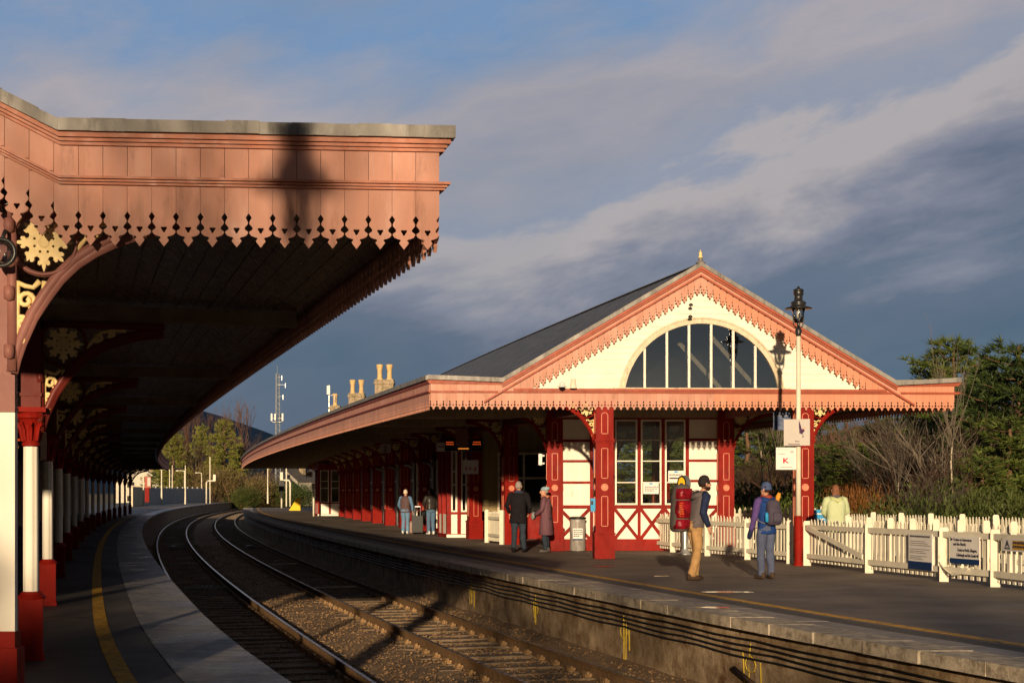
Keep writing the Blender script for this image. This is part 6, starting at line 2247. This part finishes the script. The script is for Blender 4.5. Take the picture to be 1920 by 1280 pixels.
def house(px, D, w_, d_, hw, hr, label, wallm, rot):
    p = gp(px, D, GZ)
    t = thing('house', label, 'house', p, rot)
    m = MB(); m.box(-w_ / 2, w_ / 2, 0, d_, 0, hw)
    m.add([(-w_ / 2, 0, hw), (w_ / 2, 0, hw), (0, 0, hw + hr), (-w_ / 2, d_, hw), (w_ / 2, d_, hw), (0, d_, hw + hr)], [(0, 1, 2), (4, 3, 5)])
    m.build('wall', wallm, t, local=True)
    m = MB()
    for s in (-1, 1):
        q = [(s * (w_ / 2 + .4), -.4, hw - .3), (s * (w_ / 2 + .4), d_ + .4, hw - .3), (0, d_ + .4, hw + hr + .05), (0, -.4, hw + hr + .05)]
        m.add(q + [(a, b, c + .15) for a, b, c in q], [(0, 1, 2, 3), (7, 6, 5, 4), (0, 4, 5, 1), (1, 5, 6, 2), (2, 6, 7, 3), (3, 7, 4, 0)])
    rf = m.build('roof', m_slate, t, local=True)
    m = MB(); m.box(w_ * .2, w_ * .32, d_ * .4, d_ * .5, hw, hw + hr + 1); m.build('chimney', m_stone, rf, local=True)
    for x in (-.28, .1):
        for z in ((.9, 3.6) if hw > 4 else (.9,)):
            m = MB(); m.box(x * w_, x * w_ + w_ * .18, -.06, .03, z, z + 1.3); wn = m.build('window', m_white, t, local=True)
            m = MB(); m.box(x * w_ + .12, x * w_ + w_ * .18 - .12, -.08, -.05, z + .1, z + 1.2); m.build('pane', m_black, wn, local=True)


m_harl = mat('house_harling', (.62, .56, .46), .9, .1, 2)
m_harl2 = mat('grey_house_wall', (.42, .37, .31), .9, .15, 2)
house(466, 270, 8, 9, 5.0, 3.0, 'pale gabled house left under the far canopy corner', m_harl, R(-20))
house(496, 300, 10, 8, 4.8, 2.8, 'second pale house beneath the far canopy', m_harl, R(30))
house(528, 290, 9, 8, 5.2, 3.0, 'grey house behind the far signals', m_harl2, R(-35))
house(262, 280, 9, 8, 4.8, 3.0, 'white gabled house behind the farthest left columns', m_harl, R(15))

# lattice mast
mp = gp(520, 235, GZ)
t = thing('radio_mast', 'tall lattice radio mast with white panel antennas beyond the canopy', 'mast', mp)
hm = HC + (HY - 700) * 235 / F - GZ
m = MB()
for k in range(3):
    a = 2 * math.pi * k / 3 + .3
    f = lambda z: .62 - .32 * z / hm
    m.tube([(f(z) * math.cos(a), f(z) * math.sin(a), z) for z in rng(0, hm, 6)], .07, 5)
n = 26
for k in range(3):
    a, a2 = 2 * math.pi * k / 3 + .3, 2 * math.pi * (k + 1) / 3 + .3
    for i in range(n):
        z0, z1 = hm * i / n, hm * (i + 1) / n
        m.beam((f(z0) * math.cos(a), f(z0) * math.sin(a), z0), (f(z1) * math.cos(a2), f(z1) * math.sin(a2), z1), .045, .045)
        m.beam((f(z1) * math.cos(a), f(z1) * math.sin(a), z1), (f(z1) * math.cos(a2), f(z1) * math.sin(a2), z1), .04, .04)
m.tube([(0, 0, hm), (0, 0, hm + 1.3)], .04, 5)
m.build('lattice', m_steel, t, local=True)
zt = lambda py: HC + (HY - py) * 235 / F - GZ
for x, y, z0, z1 in ((-.9, -.2, 789, 775), (.9, -.2, 789, 775), (-.2, -.9, 788, 776), (.35, .8, 788, 776)):
    m = MB(); m.box(x - .14, x + .14, y - .08, y + .08, zt(z0), zt(z1)); m.beam((x, y, zt(784)), (0, 0, zt(784)), .06, .06); m.build('panel_antenna', m_signwhite, t, local=True)
m = MB(); m.tube([(1.0 * math.cos(a), 1.0 * math.sin(a), zt(791)) for a in rng(0, 6.283, 20)], .05, 5, caps=False); m.beam((-1, 0, zt(791)), (1, 0, zt(791)), .06, .06); m.beam((0, -1, zt(791)), (0, 1, zt(791)), .06, .06); m.build('platform_ring', m_steel, t, local=True)
for x, z in ((.75, 707), (1.35, 721), (.95, 743)):
    m = MB(); m.beam((0, 0, zt(z)), (x, -.1, zt(z)), .04, .04); m.beam((x, -.1, zt(z + 6)), (x, -.1, zt(z - 3)), .09, .09); m.build('aerial', m_steel, t, local=True)

# hill
mb = MB()
HX0, HX1, HN = -2600, 900, 70
ys = rng(2300, 5200, 24)


def ridge(x):
    peak = P(388, 765, 3600)
    dx = x - peak.x
    hgt_ = peak.z * math.exp(-abs(dx) / (620 if dx > 0 else 1100)) * 1.0 if False else peak.z - (.37 * dx if dx > 0 else -.12 * dx)
    return max(hgt_, 8 - .002 * abs(dx))


for j, y in enumerate(ys):
    f = math.sin(math.pi * min(1, (y - 2300) / 2600)) if y < 3600 else 1 - .5 * (y - 3600) / 1600
    f = ((y - 2300) / 1300) ** 1.3 if y < 3600 else f
    for i in range(HN):
        x = HX0 + (HX1 - HX0) * i / (HN - 1)
        z = ridge(x * 3600 / y if y > 1 else x) * min(1, f)
        z += (9 * noise.noise(Vector((x * .004, y * .004, 0))) + 4 * noise.noise(Vector((x * .013, y * .013, 3)))) * min(1, f)
        mb.v.append(Vector((x, y, z - 2)))
for j in range(len(ys) - 1):
    for i in range(HN - 1):
        mb.f.append((j * HN + i, j * HN + i + 1, (j + 1) * HN + i + 1, (j + 1) * HN + i)); mb.m.append(0)
o = mb.build('hill', m_hill, smooth=True); tag(o, 'dark blue grey hill beyond the far trees', 'hill', kind='structure')

# trees behind the viewpoint, which throw the dappled shade
ST = {k: (lambda k=k: tree_meshes_bare(80 + k, 8, 5, .5, .16, .3)) for k in (1, 2)}
for i, (x, y, h, k, wx, rz) in enumerate(((-8.4, -26, 8.0, 1, .8, .3), (-3.2, -27, 9.2, 2, 1.0, 1.7), (1.4, -25, 7.6, 1, 1.0, 2.6), (4.4, -30, 7.4, 2, 1.0, 4.0))):
    plant('shade', ('shade', k), ST[k], 'bare_tree', ['bare tree behind the viewpoint nearest the platform building', 'tallest bare tree behind the viewpoint second from the building', 'bare tree behind the viewpoint near the platform edge', 'bare tree behind the viewpoint farthest from the building'][i],
          'bare tree', (x, y, 0), (h / 7.2 * wx, h / 7.2 * wx, h / 7.2), rz, m_bark, m_twig, 'bare trees behind the viewpoint')
EG = lambda: bush_meshes(70, 1.9, 1.7, 7000, .2, .05)
for i, (x, y, s) in enumerate(((-12, -20, 3.5), (-9, -20.5, 3.4), (-6.5, -20, 3.35), (-4.3, -20.5, 3.1))):
    plant('ev', ('ev',), EG, 'evergreen_bush', ['tall evergreen bush behind the viewpoint against the building', 'tall evergreen bush second from the building behind the viewpoint', 'tall evergreen bush third from the building behind the viewpoint', 'lowest evergreen bush behind the viewpoint nearest the tracks'][i], 'bush', (x, y, 0), (s * .8, s * .6, s), i * 1.3, m_bark, m_pine2, 'evergreen bushes behind the viewpoint', 'leaves', 'stems')

# an unseen cloud added high behind the viewpoint to shade the far hill
bm = bmesh.new(); bmesh.ops.create_icosphere(bm, subdivisions=4, radius=1)
m = MB()
for v in bm.verts:
    q = v.co * 2.3
    r_ = 1 + .28 * noise.noise(q) + .12 * noise.noise(q * 2.7)
    m.v.append(Vector((v.co.x * 1900 * r_, v.co.y * 330 * r_, v.co.z * 430 * r_)))
m.f = [tuple(v.index for v in f.verts) for f in bm.faces]; m.m = [0] * len(m.f); bm.free()
m.v = [v + Vector((-1150, -1500, 1060)) for v in m.v]
o = m.build('cloud', mat('cloud_white', (.7, .7, .7), 1, .05, .01), smooth=True); tag(o, 'long unseen cloud added behind the viewpoint to shade the hill', 'cloud', kind='structure')

# ------------------------------------------------------------------ light, sky, camera
SUN_T, SUN_K = .172, .071                       # fall and sideways drift of a shadow per metre away from the viewer
EL_ = math.atan(SUN_T / math.hypot(1, SUN_K))
sl = bpy.data.lights.new('sun', 'SUN'); sl.energy = 5.0; sl.angle = R(.75); sl.color = (1.0, .77, .51)
so = bpy.data.objects.new('sun', sl); COL.objects.link(so)
so.rotation_euler = Vector((SUN_K, 1, -SUN_T)).to_track_quat('-Z', 'Y').to_euler()
so.location = (-5, -40, 30)

w = bpy.data.worlds.new('World'); S.world = w; w.use_nodes = True
nt = w.node_tree
for n_ in list(nt.nodes): nt.nodes.remove(n_)
out = nt.nodes.new('ShaderNodeOutputWorld')
sky = nt.nodes.new('ShaderNodeTexSky'); sky.sky_type = 'NISHITA'; sky.sun_disc = False
sky.sun_elevation = EL_; sky.sun_rotation = R(180) + math.atan(SUN_K); sky.air_density = 1.0; sky.dust_density = .6; sky.ozone_density = 2.0
bg1 = nt.nodes.new('ShaderNodeBackground'); bg1.inputs['Strength'].default_value = .10
nt.links.new(sky.outputs[0], bg1.inputs[0])
tc = nt.nodes.new('ShaderNodeTexCoord')
sep = nt.nodes.new('ShaderNodeSeparateXYZ'); nt.links.new(tc.outputs['Generated'], sep.inputs[0])


def wnoise(scale, detail, rough, rot=0.0, st=(1, 1, 1), dist=0.0, loc=(0, 0, 0)):
    mp = nt.nodes.new('ShaderNodeMapping'); mp.inputs['Rotation'].default_value = (0, rot, 0)
    mp2 = nt.nodes.new('ShaderNodeMapping'); mp2.inputs['Scale'].default_value = st; mp2.inputs['Location'].default_value = loc
    nt.links.new(tc.outputs['Generated'], mp.inputs[0]); nt.links.new(mp.outputs[0], mp2.inputs[0])
    nz = nt.nodes.new('ShaderNodeTexNoise'); nz.inputs['Scale'].default_value = scale; nz.inputs['Detail'].default_value = detail
    nz.inputs['Roughness'].default_value = rough; nz.inputs['Distortion'].default_value = dist
    nt.links.new(mp2.outputs[0], nz.inputs['Vector'])
    return nz.outputs['Fac']


def math_(op, a, b, clamp=False):
    n = nt.nodes.new('ShaderNodeMath'); n.operation = op; n.use_clamp = clamp
    for i, q in enumerate((a, b)):
        if isinstance(q, (int, float)): n.inputs[i].default_value = q
        else: nt.links.new(q, n.inputs[i])
    return n.outputs[0]


n1 = wnoise(2.5, 6, .55, R(14), (1, 1, 2.7), .35, (1.3, 0, .4))     # large banks
n2 = wnoise(6.0, 8, .60, R(13), (1, 1, 3.0), .25, (4.2, 1, 2.1))    # streaks inside them
n3 = wnoise(2.4, 4, .5, R(20), (1, 1, 2.2), .4, (7.7, 3, 5.5))
v_ = math_('SUBTRACT', sep.outputs['Z'], math_('MULTIPLY', sep.outputs['X'], .2))
v_ = math_('ADD', v_, math_('MULTIPLY', math_('SUBTRACT', n1, .5), .26))
v_ = math_('ADD', v_, math_('MULTIPLY', math_('SUBTRACT', n2, .5), .16))
bands = ramp(nt, v_, [(0, (.080, .135, .205)), (.06, (.068, .108, .17)), (.115, (.10, .128, .19)), (.15, (.20, .21, .27)), (.185, (.39, .355, .36)), (.21, (.39, .36, .37)), (.228, (.25, .28, .36)), (.26, (.31, .305, .35)), (.285, (.37, .34, .365)), (.32, (.27, .30, .385)), (.36, (.16, .265, .44)), (.44, (.24, .28, .37))])
dark = mixrgb(nt, ramp(nt, n3, [(.50, 0), (.75, .35)]), bands, (.15, .17, .23))
# unseen sky overhead and behind dimmed to cut the ambient light
ov = ramp(nt, sep.outputs['Z'], [(.36, 1), (.62, .34)])
bk = ramp(nt, math_('MULTIPLY_ADD', sep.outputs['Y'], .5) if False else math_('ADD', math_('MULTIPLY', sep.outputs['Y'], .5), .5), [(.45, .30), (.75, 1)])
dark = mixrgb(nt, 1.0, dark, mixrgb(nt, 1.0, ov, bk, 'MULTIPLY'), 'MULTIPLY')
bg2 = nt.nodes.new('ShaderNodeBackground'); nt.links.new(dark, bg2.inputs[0]); bg2.inputs['Strength'].default_value = 1.0
cover = ramp(nt, n3, [(.3, 1), (.62, .92)])
mx = nt.nodes.new('ShaderNodeMixShader')
nt.links.new(cover, mx.inputs[0]); nt.links.new(bg1.outputs[0], mx.inputs[1]); nt.links.new(bg2.outputs[0], mx.inputs[2])
nt.links.new(mx.outputs[0], out.inputs[0])

cam = bpy.data.cameras.new('camera'); co = bpy.data.objects.new('camera', cam); COL.objects.link(co)
co.location = (0, 0, HC); co.rotation_euler = (R(90), 0, 0)
cam.sensor_width = 36; cam.lens = 36 * F / 1920; cam.shift_y = (HY - 640) / 1920
cam.clip_start = .1; cam.clip_end = 12000
S.camera = co
S.view_settings.view_transform = 'Standard'; S.view_settings.look = 'None'; S.view_settings.gamma = 1; S.view_settings.exposure = .15
S.cycles.max_bounces = 6; S.cycles.transparent_max_bounces = 16
S.cycles.use_denoising = True
